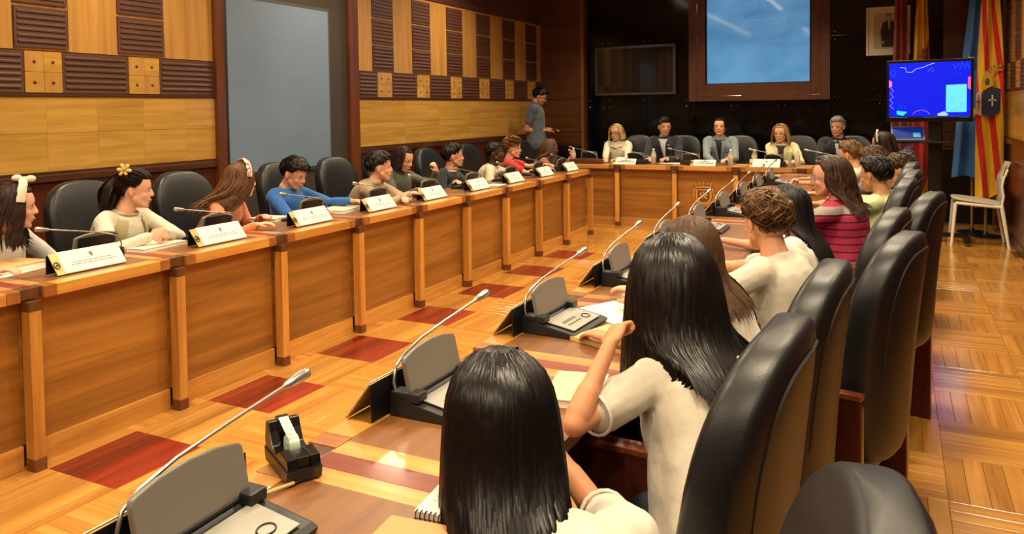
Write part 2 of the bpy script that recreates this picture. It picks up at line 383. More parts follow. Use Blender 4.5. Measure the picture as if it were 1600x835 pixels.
for i, x in enumerate(hx):
    post(hd, x, x+.05, YH, YH+.055)
    box('joint_block', x-.02, x+.075, YH+.03, YH+.085, .705, .75, WALNUT, hd, bev=.002)
    if i < len(hx)-1:
        x2 = hx[i+1]
        box('front_panel', x+.051, x2-.001, YH+.078, YH+.096, .1, .70, PANELX, hd)
        box('baseboard', x+.051, x2-.001, YH+.066, YH+.096, 0, .1, OAKX, hd, bev=.002)
        box('edge_board', x+.13, x2-.08, YH+.01, YH+.085, .703, .752, OAKX, hd, bev=.003)
        for a, b in ((x+.076, x+.129), (x2-.079, x2-.021)): box('edge_block', a, b, YH+.01, YH+.085, .703, .752, wood('#a56a33', '#8a5426', 'y', 1, vary=.08), hd, bev=.003)
        box('desktop', x+.11, x2-.06, YH+.086, YH+.62, .72, .75, TOPX, hd)
    box('inlay_band', x-.06, x+.11, YH+.086, YH+.62, .72, .7502, OAK, hd)
    box('side_support', x+.015, x+.035, YH+.1, YH+.6, 0, .72, MAHOG, hd)
HEADDESK=1
# carved coat of arms on the third bay
ch = MB(); cx, cz, yf = -2.04, .42, YH+.078
def arms_outline(w, h, n=14):
    pts = [(-w, h*.55), (w, h*.55)]
    pts += [(w*math.cos(t)**.7 if math.cos(t) > 0 else 0, -h*.15-h*.85*math.sin(t)) for t in [PI/2*i/6 for i in range(7)]]
    pts += [(-p[0], p[1]) for p in reversed(pts[2:-1])]
    return pts
def carve(name, outline, y0, y1, mt, par=hd, bev=.003):
    mb = MB(); mb.prism([(cx+a, cz+b) for a, b in outline], 'y', yf-y1, yf-y0); return mb.obj(name, mt, par, bev=bev)
CARV = wood('#cf9a54', '#a87030', 'z', 1, .35, .3, vary=.03); CARD = wood('#7a4a22', '#5c3414', 'z', 1, .4, .2, vary=.03)
arms = carve('coat_of_arms', arms_outline(.095, .12), 0, .014, CARV)
carve('shield_field', arms_outline(.07, .09), .0145, .019, CARD, arms)
mb = MB()
for s_ in (-1, 1):   # side scrolls
    pts = [(cx+s_*(.10+.018*math.sin(t*3.1)), yf-.012, cz+.07-.16*t) for t in [i/10 for i in range(11)]]
    mb.tube(pts, [.014-.006*i/10 for i in range(11)], 6)
pts = [(cx+.085*math.sin(t), yf-.012, cz-.03-.11*math.cos(t)) for t in [-1.3+2.6*i/10 for i in range(11)]]; mb.tube(pts, .009, 6)
mb.obj('scrollwork', CARV, arms, smooth=50)
mb = MB(); mb.tube([(cx-.09+.018*i, yf-.014, cz+.078+.006*math.sin(i/10*PI)) for i in range(11)], .010, 6)
for i in range(5):
    a = (i-2)*.042; mb.tube([(cx+a*.9, yf-.014, cz+.08), (cx+a*1.12, yf-.016, cz+.125-abs(i-2)*.004)], [.007, .012], 6); mb.ell((cx+a*1.12, yf-.016, cz+.135-abs(i-2)*.004), (.012, .008, .010), n=8, m=5)
mb.obj('crown', CARV, arms, smooth=50)
mb = MB()
for a, b, c, d in ((-.05, -.01, .05, -.01), (-.05, -.045, .05, -.045)): mb.tube([(cx+a+(c-a)*i/6, yf-.021, cz+b+.006*math.sin(i*2.1)) for i in range(7)], .004, 5)
for i in range(3): mb.box(cx-.04+.03*i, cx-.02+.03*i, yf-.024, yf-.019, cz-.005, cz+.025+.012*(i == 1))
mb.tube([(cx-.04, yf-.021, cz-.03), (cx-.01, yf-.024, cz-.022), (cx+.03, yf-.021, cz-.03)], .006, 6); mb.obj('castle_relief', CARV, arms, smooth=50)
rebase(hd, (-2.04, 9.4, 0))
# ================================================================== CHAIRS
def back_fn(w, hgt, arch, bend, lean):
    def fn(q):
        u = q.x/w; v = min(1, max(0, (q.z/hgt+1)/2))           # 0 bottom .. 1 top
        x = q.x*(1.0-.12*(1-v)**1.5)
        z = q.z
        z -= arch*abs(u)**2.6*max(0, v-.35)/.65
        th = 1.0+.75*(1-v)
        y = q.y*(th if q.y > 0 else 1.0) + bend*u*u - lean*v*v
        return V((x, y, z))
    return fn
def make_chair(label, group=None):
    """front is +Y, origin on the floor under the seat centre"""
    r = empty('council_chair', (0, 0, 0), 0, label, 'chair', group)
    MB().ell((0, -.235, .755), (.245, .052, .325), n=36, m=24, e=.42, fn=back_fn(.245, .325, .085, .045, .055)).obj('backrest', LEATH, r, smooth=60)
    f = back_fn(.245, .325, .085, .045, .055); pts = []
    for i in range(29):
        a = PI*(i/28)*1.0; pw = lambda t: math.copysign(abs(t)**.42, t)
        q = f(V((pw(math.cos(a))*.196, -.046, -.06+pw(math.sin(a))*.340))); pts.append(q+V((0, -.235, .755)))
    MB().tube(pts, .0038, 5).obj('piping', LEATHB, r, smooth=60)
    MB().ell((0, .02, .43), (.235, .25, .06), n=28, m=14, e=.45, fn=lambda q: V((q.x, q.y, q.z+.012*(1-(q.x/.235)**2)*(q.z > 0)))).obj('seat', LEATH, r, smooth=60)
    for s in (-1, 1):
        mb = MB(); a, b = sorted((s*.262, s*.292))
        mb.prism([(-.235, 0), (.22, 0), (.235, .02), (.235, .62), (.22, .655), (-.225, .655), (-.235, .64)], 'x', a, b)
        o = mb.obj('side_panel', MAHOG, r, bev=.004)
        box('arm_top', a-.003, b+.003, -.236, .222, .6555, .672, wood('#8a4a2a', '#6a3018', 'y', 1, .22, .5, vary=.03), o, bev=.004)
    box('seat_rail', -.26, .26, .0, .04, .32, .37, MAHOG, r); box('back_rail', -.26, .26, -.16, -.12, .30, .36, MAHOG, r)
    return r
chair0 = make_chair('x')
KIDS_CH = list(chair0.children_recursive)
used = [False]
def chair(x, y, deg, label, group='black leather chairs along the desks'):
    """deg = world direction the chair faces"""
    c = chair0 if not used[0] else tree_copy(chair0)
    used[0] = True
    c.location = (x, y, 0); c.rotation_euler = (0, 0, math.radians(deg-90)); c['label'] = label; c['group'] = group; return c
LC = 'black leather council chair '
for x, y, d, t in ((-3.93, 2.87, 0, 'behind the girl with the yellow flower clip'), (-3.93, 3.56, 2, 'between the flower clip and the peach top'),
    (-3.93, 4.45, 4, 'behind the boy in the blue sweatshirt'), (-3.93, 5.09, 0, 'standing empty between blue sweatshirt and beige hoodie'),
    (-3.98, 5.78, 0, 'behind the girl in the dark green sweater'), (-3.95, 6.55, 3, 'behind the boy in the navy sweater'),
    (-3.98, 7.42, 0, 'behind the boy in the cream T-shirt'), (-3.98, 8.1, 0, 'behind the curly-haired boy in red'), (-3.98, 8.78, 0, 'at the far end of the left desk'),
    (-3.95, 2.16, 0, 'behind the girl with the cream bow headband')):
    chair(x, y, d, LC+t, 'chairs at the left desk')
RCH = 'black leather chair on the right, '
for x, y, d, t in ((-.455, 1.41, 176, 'nearest tall one, beside the second black-haired girl'), (-.42, 1.98, 177, 'second tall one, before the tousled boy'),
    (-.25, 2.57, 168, 'pulled out with its mahogany arm panel in full view'), (-.28, 3.14, 172, 'behind the girl in white ruffles'),
    (-.14, 3.78, 168, 'standing furthest out towards the aisle'), (-.23, 4.42, 174, 'right behind the magenta striped jersey'), (-.19, 5.0, 172, 'behind the boy in pale green'),
    (-.19, 5.68, 175, 'behind the boy in dark olive'), (-.19, 6.4, 175, 'third from the far end'), (-.19, 7.05, 178, 'second from the far end'), (-.19, 7.7, 178, 'behind the girl with the white headband')):
    chair(x, y, d, RCH+t, 'chairs at the right desk')
chair(-.288, .745, 188, 'round-topped black leather chair at the bottom right edge, nearest of all', 'chairs at the right desk')
for x, t in ((-3.30, 'behind the blonde woman in the cream top'), (-2.66, 'behind the man in the navy jacket'), (-1.93, 'behind the woman in the denim jacket'), (-1.20, 'behind the woman in the pale yellow jacket'), (-.58, 'behind the grey-haired man in the black jacket')):
    c = chair(x+.1, 10.12, -90, LC+'at the head desk, '+t, 'chairs at the head desk')
# ================================================================== MICROPHONE CONSOLES
def make_unit():
    r = empty('microphone_console', (0, 0, 0), 0, 'x', 'microphone')
    prof = [(-.095, 0), (.09, 0), (.09, .045), (.045, .048), (.030, .036), (-.085, .016), (-.098, .010)]
    mb = MB(); mb.prism(prof, 'x', -.125, .125); b = mb.obj('base', DKGREY, r, bev=.004)
    # raised rear shoulders
    for s in (-1, 1):
        a, c = sorted((s*.085, s*.125)); box('shoulder', a, c, .01, .088, .036, .058, DKGREY, b, bev=.005)
    T = Matrix.Translation((0, -.028, .0285)) @ Matrix.Rotation(math.radians(9.8), 4, 'X')
    mb = MB(); mb.box(-.1, .1, -.052, .05, 0, .003, M=T); p = mb.obj('control_panel', PANELGREY, r, bev=.001)
    mb = MB()
    for i in range(5): mb.box(-.07+i*.018, -.058+i*.018, -.005, .006, .003, .0045, M=T)
    for i in range(5): mb.box(-.07+i*.018, -.058+i*.018, -.024, -.016, .003, .0045, M=T)
    mb.obj('button', mat('#6c6a63', .5), p)
    mb = MB(); mb.tube([T @ V((.055+.018*math.cos(t), -.02+.013*math.sin(t), .004)) for t in [2*PI*i/16 for i in range(17)]], .0016, 5, cap=False); mb.obj('talk_button', BLK, p)
    S = Matrix.Translation((0, .042, .05)) @ Matrix.Rotation(math.radians(-12), 4, 'X')
    n = 10; out = [(-.112, 0), (.112, 0)]
    out += [(.112-.012*(1-math.cos(t)), .074+.012*math.sin(t)) for t in (0, .8, 1.57)]
    out += [(.06, .095), (0, .099), (-.06, .095)]+[(-.112+.012*(1-math.cos(t)), .074+.012*math.sin(t)) for t in (1.57, .8, 0)]
    mb = MB(); vs = [S @ V((a, -.006, b_)) for a, b_ in out]+[S @ V((a, .007, b_)) for a, b_ in out]; k = len(out)
    mb.add(vs, [tuple(reversed(range(k))), tuple(range(k, 2*k))]+[(i, (i+1) % k, (i+1) % k+k, i+k) for i in range(k)])
    sc = mb.obj('flip_screen', MIDGREY, r, bev=.003)
    mb = MB(); mb.box(-.096, .096, .0075, .009, .01, .082, M=S); mb.obj('screen_back', DKGREY, sc)
    mb = MB(); mb.tube([S @ V((-.095, 0, -.004)), S @ V((.095, 0, -.004))], .007, 8); mb.obj('hinge', DKGREY, sc, smooth=50)
    pts = [(-.112, .078, .045), (-.114, .084, .075), (-.10, .088, .105), (-.07, .088, .124), (.0, .084, .146), (.10, .074, .166), (.23, .058, .190)]
    P2 = []
    for i in range(len(pts)-1):
        for t in (0, .5): P2.append(V(pts[i]).lerp(V(pts[i+1]), t))
    P2.append(V(pts[-1]))
    g = MB().tube(P2, .0036, 8).obj('gooseneck', SILVER, r, smooth=60)
    d = (V(pts[-1])-V(pts[-2])).normalized(); e = V(pts[-1])
    MB().tube([e-d*.005, e+d*.004, e+d*.02, e+d*.045, e+d*.056, e+d*.06], [.004, .008, .0095, .0115, .010, .005], 10).obj('microphone_head', SILVER, r, smooth=50)
    MB().lathe([(.011, .040), (.011, .052), (.006, .056)], (-.112, .078, 0)).obj('neck_socket', DKGREY, r, smooth=40)
    return r
unit0 = make_unit(); uused = [False]
def unit(x, y, rz, label, group, z=.7505):
    c = unit0 if not uused[0] else tree_copy(unit0)
    uused[0] = True; c.location = (x, y, z); c.rotation_euler = (0, 0, math.radians(rz)); c['label'] = label; c['group'] = group
RW = ['nearest the camera beside the tape dispenser', 'before the nearest black-haired girl', 'left of the white printed sheet', 'fourth along, just left of the large black-haired head',
      'fifth along, beyond the brown-haired girl', 'sixth along, beside the tousled boy', 'seventh from the camera', 'eighth from the camera', 'ninth from the camera', 'last, next to the head desk']
for k in range(10):
    unit(-.955+(0 if k else .0), .86+.712*k, 90+[2, 0, -3, 0, 2, 0, -2, 0, 1, 0][k], 'grey right-desk microphone console, '+RW[k], 'microphone consoles on the right desk')
LW = ['in front of the girl with the cream bow', 'before the girl with the flower clip', 'between the peach girl and blue boy', 'by the empty chair', 'in front of the boy in the beige hoodie', 'before the navy sweater boy', 'in front of the cream T-shirt boy', 'in front of the boy in red', 'nearest the head desk']
for k, y in enumerate((2.40, 3.14, 3.92, 4.64, 5.33, 6.05, 6.82, 7.48, 8.12)):
    unit(-3.47, y, -90, 'dark left-desk microphone console '+LW[k], 'microphone consoles on the left desk')
for x, t in ((-3.60, 'beside the wooden box'), (-2.93, 'before the man in the navy jacket'), (-2.24, 'left of the speaking woman'), (-1.27, 'before the woman in pale yellow'), (-.66, 'before the grey-haired man')):
    unit(x, YH+(.33 if x > -3.5 else .45), 180, 'dark microphone console on the head desk '+t, 'microphone consoles on the head desk')
# ================================================================== NAMEPLATES
def make_plate(width=.30, hgt=.11, gold=True, bold=False):
    """front faces -Y (local), origin on table"""
    r = empty('nameplate', (0, 0, 0), 0, 'x', 'nameplate')
    S = Matrix.Rotation(math.radians(-38), 4, 'X')
    mb = MB(); mb.box(-width/2-.038, width/2, 0, .004, 0, hgt, M=S); brd = mb.obj('board', GOLD if gold else PAPER, r, bev=.001)
    mb = MB(); mb.box(-width/2, width/2-.003, -.0015, 0, .004, hgt+.003, M=S); card = mb.obj('card', PAPER, r)
    top = S @ V((0, .004, hgt)); mb = MB()
    mb.add([(-width/2-.045, top.y, top.z), (width/2, top.y, top.z), (width/2, top.y+.004, 0), (-width/2-.045, top.y+.004, 0), (-width/2-.045, top.y-.003, top.z-.003), (width/2, top.y-.003, top.z-.003), (width/2, top.y+.001, 0), (-width/2-.045, top.y+.001, 0)],
           [(0, 1, 2, 3), (7, 6, 5, 4), (0, 4, 5, 1), (1, 5, 6, 2), (2, 6, 7, 3), (3, 7, 4, 0)]); mb.obj('rear_leg', BLK, r)
    mb = MB()
    for a, b, c, d in ((-.008, .008, .072, .09), (-.005, .005, .066, .072)): mb.box(a, b, -.0022, -.0015, c, d, M=S)
    mb.obj('crest', mat('#7d6a6a', .7), card)
    mb = MB(); random.seed(3)
    for zz, w_ in ((.048, .19), (.036, .22)) if not bold else ((.055, .12), (.035, .22)):
        x = -w_/2
        while x < w_/2:
            l = random.uniform(.012, .028); mb.box(x, min(x+l, w_/2), -.0022, -.0015, zz, zz+(.004 if not bold else .011), M=S); x += l+.005
    mb.obj('lettering', mat('#807a70', .7) if not bold else mat('#2a2622', .7), card)
    mb = MB(); mb.box(-width/2-.039, -width/2-.008, -.0008, 0, .02, .075, M=S); g = mb.obj('crest_plaque', mat('#a98a48', .4, metal=.5), brd)
    mb = MB(); mb.tube([S @ V((-width/2-.0235+.012*math.sin(t), -.002, .047+.017*math.cos(t)*(1 if math.cos(t) > 0 else .9))) for t in [2*PI*i/14 for i in range(15)]], .003, 5, cap=False); mb.ell(S @ V((-width/2-.0235, -.001, .045)), (.006, .002, .009), n=8, m=5)
    mb.obj('crest_relief', mat('#2c2620', .5), g)
    return r
pl0 = make_plate(); plb = make_plate(.26, .085, True, True); pu = {0: False, 1: False}
def plate(x, y, rz, label, group, which=0):
    src = (pl0, plb)[which]; c = src if not pu[which] else tree_copy(src)
    pu[which] = True; c.location = (x, y, .7555); c.rotation_euler = (0, 0, math.radians(rz)); c['label'] = label; c['group'] = group
for k in range(9):
    y = [2.30, 3.06, 3.80, 4.52, 5.23, 5.97, 6.69, 7.42, 8.13][k]
    plate(-3.265, y, 90, 'white nameplate on the left desk '+LW[k], 'nameplates on the left desk')
for k in range(10):
    plate(-1.122, .82+.714*k, -90, 'nameplate seen from behind, beside the console '+RW[k], 'nameplates on the right desk')
plate(-3.0, YH+.06, 0, 'white nameplate with bold lettering before the man in the navy jacket', 'nameplates on the head desk', 1)
plate(-2.03, YH+.06, 0, 'white nameplate with bold lettering before the speaking woman', 'nameplates on the head desk', 1)
plate(-1.33, YH+.05, 0, 'taller white nameplate before the woman in pale yellow', 'nameplates on the head desk', 0)
plate(-.62, YH+.06, 0, 'white nameplate before the grey-haired man', 'nameplates on the head desk', 0)
# ================================================================== PAPERS, BOOKS, BOTTLES, TAPE
def book(x, y, deg, w_, d_, t, cover, label, name='notebook', cat='notebook', z=.7506, page=PAPER):
    r = empty(name, (x, y, z), math.radians(deg), label, cat)
    box('cover', -w_/2, w_/2, -d_/2, d_/2, 0, .002, cover, r); box('pages', -w_/2+.003, w_/2-.003, -d_/2+.002, d_/2-.003, .002, t-.002, page, r, bev=.001)
    box('cover', -w_/2, w_/2, -d_/2, d_/2, t-.002, t, cover, r); box('spine', -w_/2-.002, -w_/2+.001, -d_/2, d_/2, 0, t, cover, r)
    return r
def sheet(x, y, deg, w_, d_, label, z=.7506, lines=8):
    r = empty('paper_sheet', (x, y, z), math.radians(deg), label, 'paper')
    box('sheet', -w_/2, w_/2, -d_/2, d_/2, 0, .0012, PAPER, r)
    mb = MB()
    for i in range(lines): yy = d_/2-.03-i*(d_-.06)/lines; mb.box(-w_/2+.02, w_/2-.02-.03*(i % 3), yy, yy+.0025, .0012, .0015)
    mb.obj('printed_lines', mat('#9a958a', .8), r)
book(-3.64, 2.10, -82, .30, .21, .028, BUFF, 'thick tan book lying in front of the girl with the cream bow', 'book', 'book')
sheet(-3.60, 2.07, -75, .30, .21, 'white sheet under the tan book at the left edge', z=.7502, lines=0)
book(-3.53, 2.79, -84, .29, .21, .018, mat('#e6dcc4', .6), 'white workbook lying before the girl with the flower clip', 'book', 'book')
book(-3.67, 3.80, -80, .16, .2, .022, mat('#d8cdb0', .6), 'small white notepad behind the console of the blue boy', 'notebook', 'notebook')
book(-3.53, 4.35, -78, .29, .21, .022, mat('#e2d3ae', .6), 'white hardback under the hand of the boy in blue', 'book', 'book')
book(-3.56, 5.05, -80, .28, .2, .01, mat('#ddd0b0', .6), 'thin white pad in front of the boy in the beige hoodie', 'notebook', 'notebook')
sheet(-3.35, 6.38, -85, .2, .14, 'white sheet between two nameplates before the boy in navy', lines=3)
sheet(-.84, 2.50, 62, .21, .29, 'white printed sheet before the second black-haired girl, right of the grey console')
book(-.70, 1.75, 12, .13, .2, .02, mat('#d9c69a', .6), 'open white notebook under the arm of the second black-haired girl')
book(-.74, 2.2, 70, .18, .24, .012, mat('#d8b678', .6), 'tan notebook half hidden behind the second black-haired head')
sheet(-.74, 3.32, 70, .3, .21, 'white worksheet in front of the boy with tousled brown hair', z=.752)
book(-.70, 2.86, 80, .2, .25, .008, mat('#e8dfc8', .6), 'white notebook beside the folded arms of the boy in white')
# spiral notebook + tan folder
r = empty('spiral_notebook', (-.66, 1.165, .7506), math.radians(6), 'white spiral notebook beside the nearest black-haired girl', 'notebook')
box('pages', -.09, .03, -.062, .09, 0, .012, PAPER, r, bev=.001)
mb = MB()
for i in range(13):
    x = -.084+i*.0088; mb.tube([(x, -.062+.007*math.cos(t), .006+.008*math.sin(t)) for t in [2*PI*j/10 for j in range(11)]], .0011, 5, cap=False)
mb.obj('spiral_binding', mat('#3a3833', .3, metal=.8), r)
mb = MB()
for i in range(7): mb.box(-.075, -.01+.01*(i % 3), .07-i*.015, .0712-i*.015, .012, .0123)
mb.obj('handwriting', mat('#a8a49a', .8), r)
r = empty('tan_folder', (-.66, 1.01, .7506), math.radians(6), 'tan folder at the bottom edge, left of the nearest girl', 'folder')
box('cover', -.11, .03, -.11, .078, 0, .006, mat('#b08a58', .6, noise=.04), r, bev=.002); box('inner_sheet', -.106, .026, -.106, .074, .006, .007, mat('#bb9560', .6), r)
# tape dispenser
r = empty('tape_dispenser', (-1.06, 1.145, .7530), math.radians(-120), 'black desk tape dispenser with a roll of tape at the near table edge', 'tape dispenser')
prof = [(-.066, 0), (.064, 0), (.072, .028), (.066, .046), (.020, .048), (-.004, .034), (-.030, .038), (-.046, .062), (-.056, .080), (-.070, .078), (-.078, .045), (-.074, .02)]
mb = MB(); mb.prism(prof, 'x', -.032, -.0125); mb.prism(prof, 'x', .0125, .032)
mb.box(-.0125, .0125, -.066, .062, 0, .018); mb.box(-.0125, .0125, .022, .066, .018, .0455); mb.box(-.0125, .0125, -.074, -.052, .018, .076)
bd = mb.obj('body', mat('#0d0c0b', .2), r, bev=.002)
mb = MB(); mb.prism([(-.069, 0), (.067, 0), (.074, .026), (-.0765, .026)], 'x', -.0345, .0345); mb.obj('weighted_foot', mat('#100f0e', .3), bd, bev=.002)
ro = MB(); ro.tube([(-.010, -.004, .043), (.010, -.004, .043)], .022, 20); o = ro.obj('tape_roll', mat('#b9c9b6', .25), r, smooth=40)
MB().tube([(-.0115, -.004, .043), (.0115, -.004, .043)], .012, 14).obj('core', mat('#8fb79c', .5), o, smooth=40)
mb = MB(); mb.add([(-.0095, -.058, .083), (.0095, -.058, .083), (.0095, -.008, .0655), (-.0095, -.008, .0655), (-.0095, -.058, .0822), (.0095, -.058, .0822), (.0095, -.008, .0645), (-.0095, -.008, .0645)], [(0, 1, 2, 3), (7, 6, 5, 4), (0, 4, 5, 1), (1, 5, 6, 2), (2, 6, 7, 3), (3, 7, 4, 0)])
mb.obj('tape_strip', mat('#c9cdbf', .3), o)
box('cutter', -.0125, .0125, -.074, -.058, .076, .082, CHROME, r)
# pens behind first console
r = empty('pencil', (-1.03, 1.035, .757), math.radians(70), 'thin pencil sticking out behind the nearest console', 'pencil')
MB().tube([(-.07, 0, 0), (.06, 0, 0)], .0035, 6).obj('shaft', mat('#c8b070', .4), r); MB().tube([(.06, 0, 0), (.072, 0, 0)], [.0035, .0006], 6).obj('tip', mat('#3b3026', .5), r)
# bottles
def bottle(x, y, label):
    r = empty('water_bottle', (x, y, .7525), 0, label, 'bottle', 'water bottles on the head desk')
    MB().lathe([(.026, 0), (.031, .006), (.031, .06), (.029, .066), (.031, .072), (.031, .125), (.026, .145), (.014, .165), (.0125, .178)]).obj('bottle_body', mat('#c9c6b8', .12, alpha=.55, coat=.5), r, smooth=50)
    MB().lathe([(.0315, .072), (.0318, .073), (.0318, .122), (.0315, .123)]).obj('bottle_label', mat('#cdbfa6', .5, noise=.3, nscale=60), r, smooth=50)
    MB().lathe([(.0145, .172), (.0145, .19), (.013, .192)]).obj('cap', mat('#e8e4da', .4), r, smooth=50)
for x, y, t in ((-3.79, 9.42, 'by the wooden box at the left end'), (-2.71, 9.40, 'before the man in the navy jacket'), (-2.01+.24, 9.40, 'right of the speaking woman'), (-1.50, 9.42, 'left of the woman in pale yellow'), (-1.02, 9.40, 'right of the woman in pale yellow')):
    bottle(x, y, 'clear water bottle on the head desk '+t)
r = empty('wooden_box', (-3.56, 9.30, .7525), 0, 'low brown wooden box at the left end of the head desk', 'box')
box('box_body', -.2, .2, -.075, .075, 0, .045, wood('#6b3d20', '#4c2712', 'x', 1), r, bev=.004); box('lid', -.195, .195, -.07, .07, .045, .055, wood('#7b4826', '#5c3016', 'x', 1), r, bev=.002)
sheet(-2.52, 9.56, 4, .29, .2, 'white papers on the head desk before the man in the navy jacket', z=.7525, lines=4)
r = empty('coffee_cup', (-2.95, 9.62, .7525), 0, 'small white cup on the head desk by the blonde woman', 'cup'); MB().lathe([(.02, 0), (.03, .03), (.034, .055), (.031, .055), (.027, .03), (.001, .006)]).obj('cup_bowl', mat('#e9e4d8', .3), r, smooth=50)
MB().tube([(.03, 0, .045), (.046, 0, .042), (.046, 0, .022), (.029, 0, .018)], .004, 6).obj('handle', mat('#e9e4d8', .3), r, smooth=50)
# ================================================================== FAR WALL THINGS
# big framed glass
r = empty('framed_glass_panel', (-1.70, YB-.03, 2.3), 0, 'large brown-framed blue glass panel in the middle of the black wall', 'panel')
FRW = wood('#5a3220', '#45230f', 'z', 1, .4, .15, vary=.03); FRX = wood('#5a3220', '#45230f', 'x', 1, .4, .15, vary=.03)
def rb(nm, x0, x1, z0, z1, t0, t1, mt, par=r, bev=.003): return box(nm, x0+1.70, x1+1.70, -t1, -t0, z0-2.3, z1-2.3, mt, par, bev=bev)
rb('frame_side', -2.62, -2.39, 1.53, CEIL-.01, 0, .05, FRW); rb('frame_side', -1.01, -.78, 1.53, CEIL-.01, 0, .05, FRW); rb('frame_rail', -2.388, -1.012, 1.53, 1.76, 0, .05, FRX)
rb('inner_lip', -2.39, -2.37, 1.76, CEIL-.01, .005, .03, BLK); rb('inner_lip', -1.03, -1.01, 1.76, CEIL-.01, .005, .03, BLK); rb('inner_lip', -2.37, -1.03, 1.76, 1.775, .005, .03, BLK)
gm, nt, b = newmat('etched_glass'); b.inputs['Base Color'].default_value = lin('#3f6f96'); b.inputs['Roughness'].default_value = .06
tc = nt.nodes.new('ShaderNodeTexCoord'); mp = nt.nodes.new('ShaderNodeMapping'); mp.inputs['Scale'].default_value = (.8, 1, 1.6); n = nt.nodes.new('ShaderNodeTexNoise'); n.inputs['Scale'].default_value = 2.2; n.inputs['Detail'].default_value = 3
rp = nt.nodes.new('ShaderNodeValToRGB'); rp.color_ramp.elements[0].position = .35; rp.color_ramp.elements[1].position = .65; rp.color_ramp.elements[0].color = lin('#4f8cc0'); rp.color_ramp.elements[1].color = lin('#69a6d6')
nt.links.new(tc.outputs['Object'], mp.inputs[0]); nt.links.new(mp.outputs[0], n.inputs['Vector']); nt.links.new(n.outputs['Fac'], rp.inputs[0]); nt.links.new(rp.outputs[0], b.inputs['Emission Color']); b.inputs['Emission Strength'].default_value = .72
gl = rb('backlit_glass', -2.372, -1.028, 1.77, CEIL-.012, 0, .012, gm, bev=0)
ET = mat('#a9cfe8', .4, emit=.35)
mb = MB()
def stroke(pts, r_):
    mb.tube([(x+1.70, -.0125, z-2.3) for x, z in pts], r_, 5, flat=.25)
for pts in ([(-1.95, 2.75), (-1.9, 2.68), (-1.86, 2.6), (-1.9, 2.52), (-1.86, 2.45)], [(-1.86, 2.6), (-1.75, 2.62), (-1.6, 2.6), (-1.5, 2.62), (-1.42, 2.58)], [(-1.5, 2.62), (-1.42, 2.66), (-1.34, 2.62), (-1.33, 2.52)],
            [(-1.52, 2.55), (-1.44, 2.57), (-1.38, 2.53), (-1.37, 2.45)], [(-2.02, 2.64), (-1.95, 2.66), (-1.9, 2.62)], [(-1.78, 2.98), (-1.7, 2.86), (-1.72, 2.76), (-1.84, 2.78), (-1.9, 2.72)], [(-1.66, 2.9), (-1.6, 2.8), (-1.52, 2.72)]): stroke(pts, [.006+.004*math.sin(i) for i in range(len(pts))])
for z, a, b_ in ((2.32, -1.62, -1.35), (2.3, -1.95, -1.6), (2.34, -1.5, -1.38), (2.2, -1.3, -1.2), (2.12, -2.0, -1.9), (2.22, -2.15, -2.05)): stroke([(a, z), ((a+b_)/2, z+.004), (b_, z)], .004)
mb.obj('etched_horses', ET, gl, smooth=60)
def text(body, loc, size, mt, parent, ext=.001, rot=(PI/2, 0, 0)):
    cu = bpy.data.curves.new('t', 'FONT'); cu.body = body; cu.size = size; cu.extrude = ext; cu.align_x = 'CENTER'
    o = bpy.data.objects.new('t', cu); COL.objects.link(o); dg = bpy.context.evaluated_depsgraph_get(); me = bpy.data.meshes.new_from_object(o.evaluated_get(dg)); bpy.data.objects.remove(o)
    me.materials.clear(); q = link('lettering', me, mt, parent); q.location = loc; q.rotation_euler = rot; return q
text('V T', (-.60, -.0135, -.47), .07, mat('#6fa8a8', .4, emit=.3), gl); text('T R I', (.0, -.0135, -.47), .07, mat('#6fa8a8', .4, emit=.3), gl)
for x in (-2.5, ):
    for z in (1.8, 2.3, 2.75):
        k = MB(); k.tube([(x+1.7, -.055, z-2.3), (x+1.7, -.055, z-2.16)], .008, 8); k.obj('hinge', CHROME, r, smooth=50)
k = MB(); k.tube([(.80, -.056, -.62), (.80, -.056, .80)], .005, 6); k.obj('rod', CHROME, r)
k = MB(); k.tube([(-.82, -.054, -.70), (-.2, -.054, -.70)], .003, 6); k.tube([(.5, -.054, -.70), (.8, -.054, -.70)], .003, 6); k.obj('rod', CHROME, r)
# left wall-mounted television (off)
r = empty('wall_television', (-3.40, YB-.03, 2.0), 0, 'switched-off black wall television left of the blue glass panel', 'television')
box('bezel', -.60, .60, -.09, -.02, -.36, .35, mat('#3a3936', .35), r, bev=.004); box('display', -.565, .565, -.0915, -.0895, -.325, .315, mat('#151012', .12, coat=.5), r); box('wall_mount', -.2, .2, -.02, 0, -.15, .15, BLK, r)
MB().tube([(-.02, -.092, -.342), (.02, -.092, -.342)], .003, 6).obj('status_light', mat('#6a7078', .4), r)
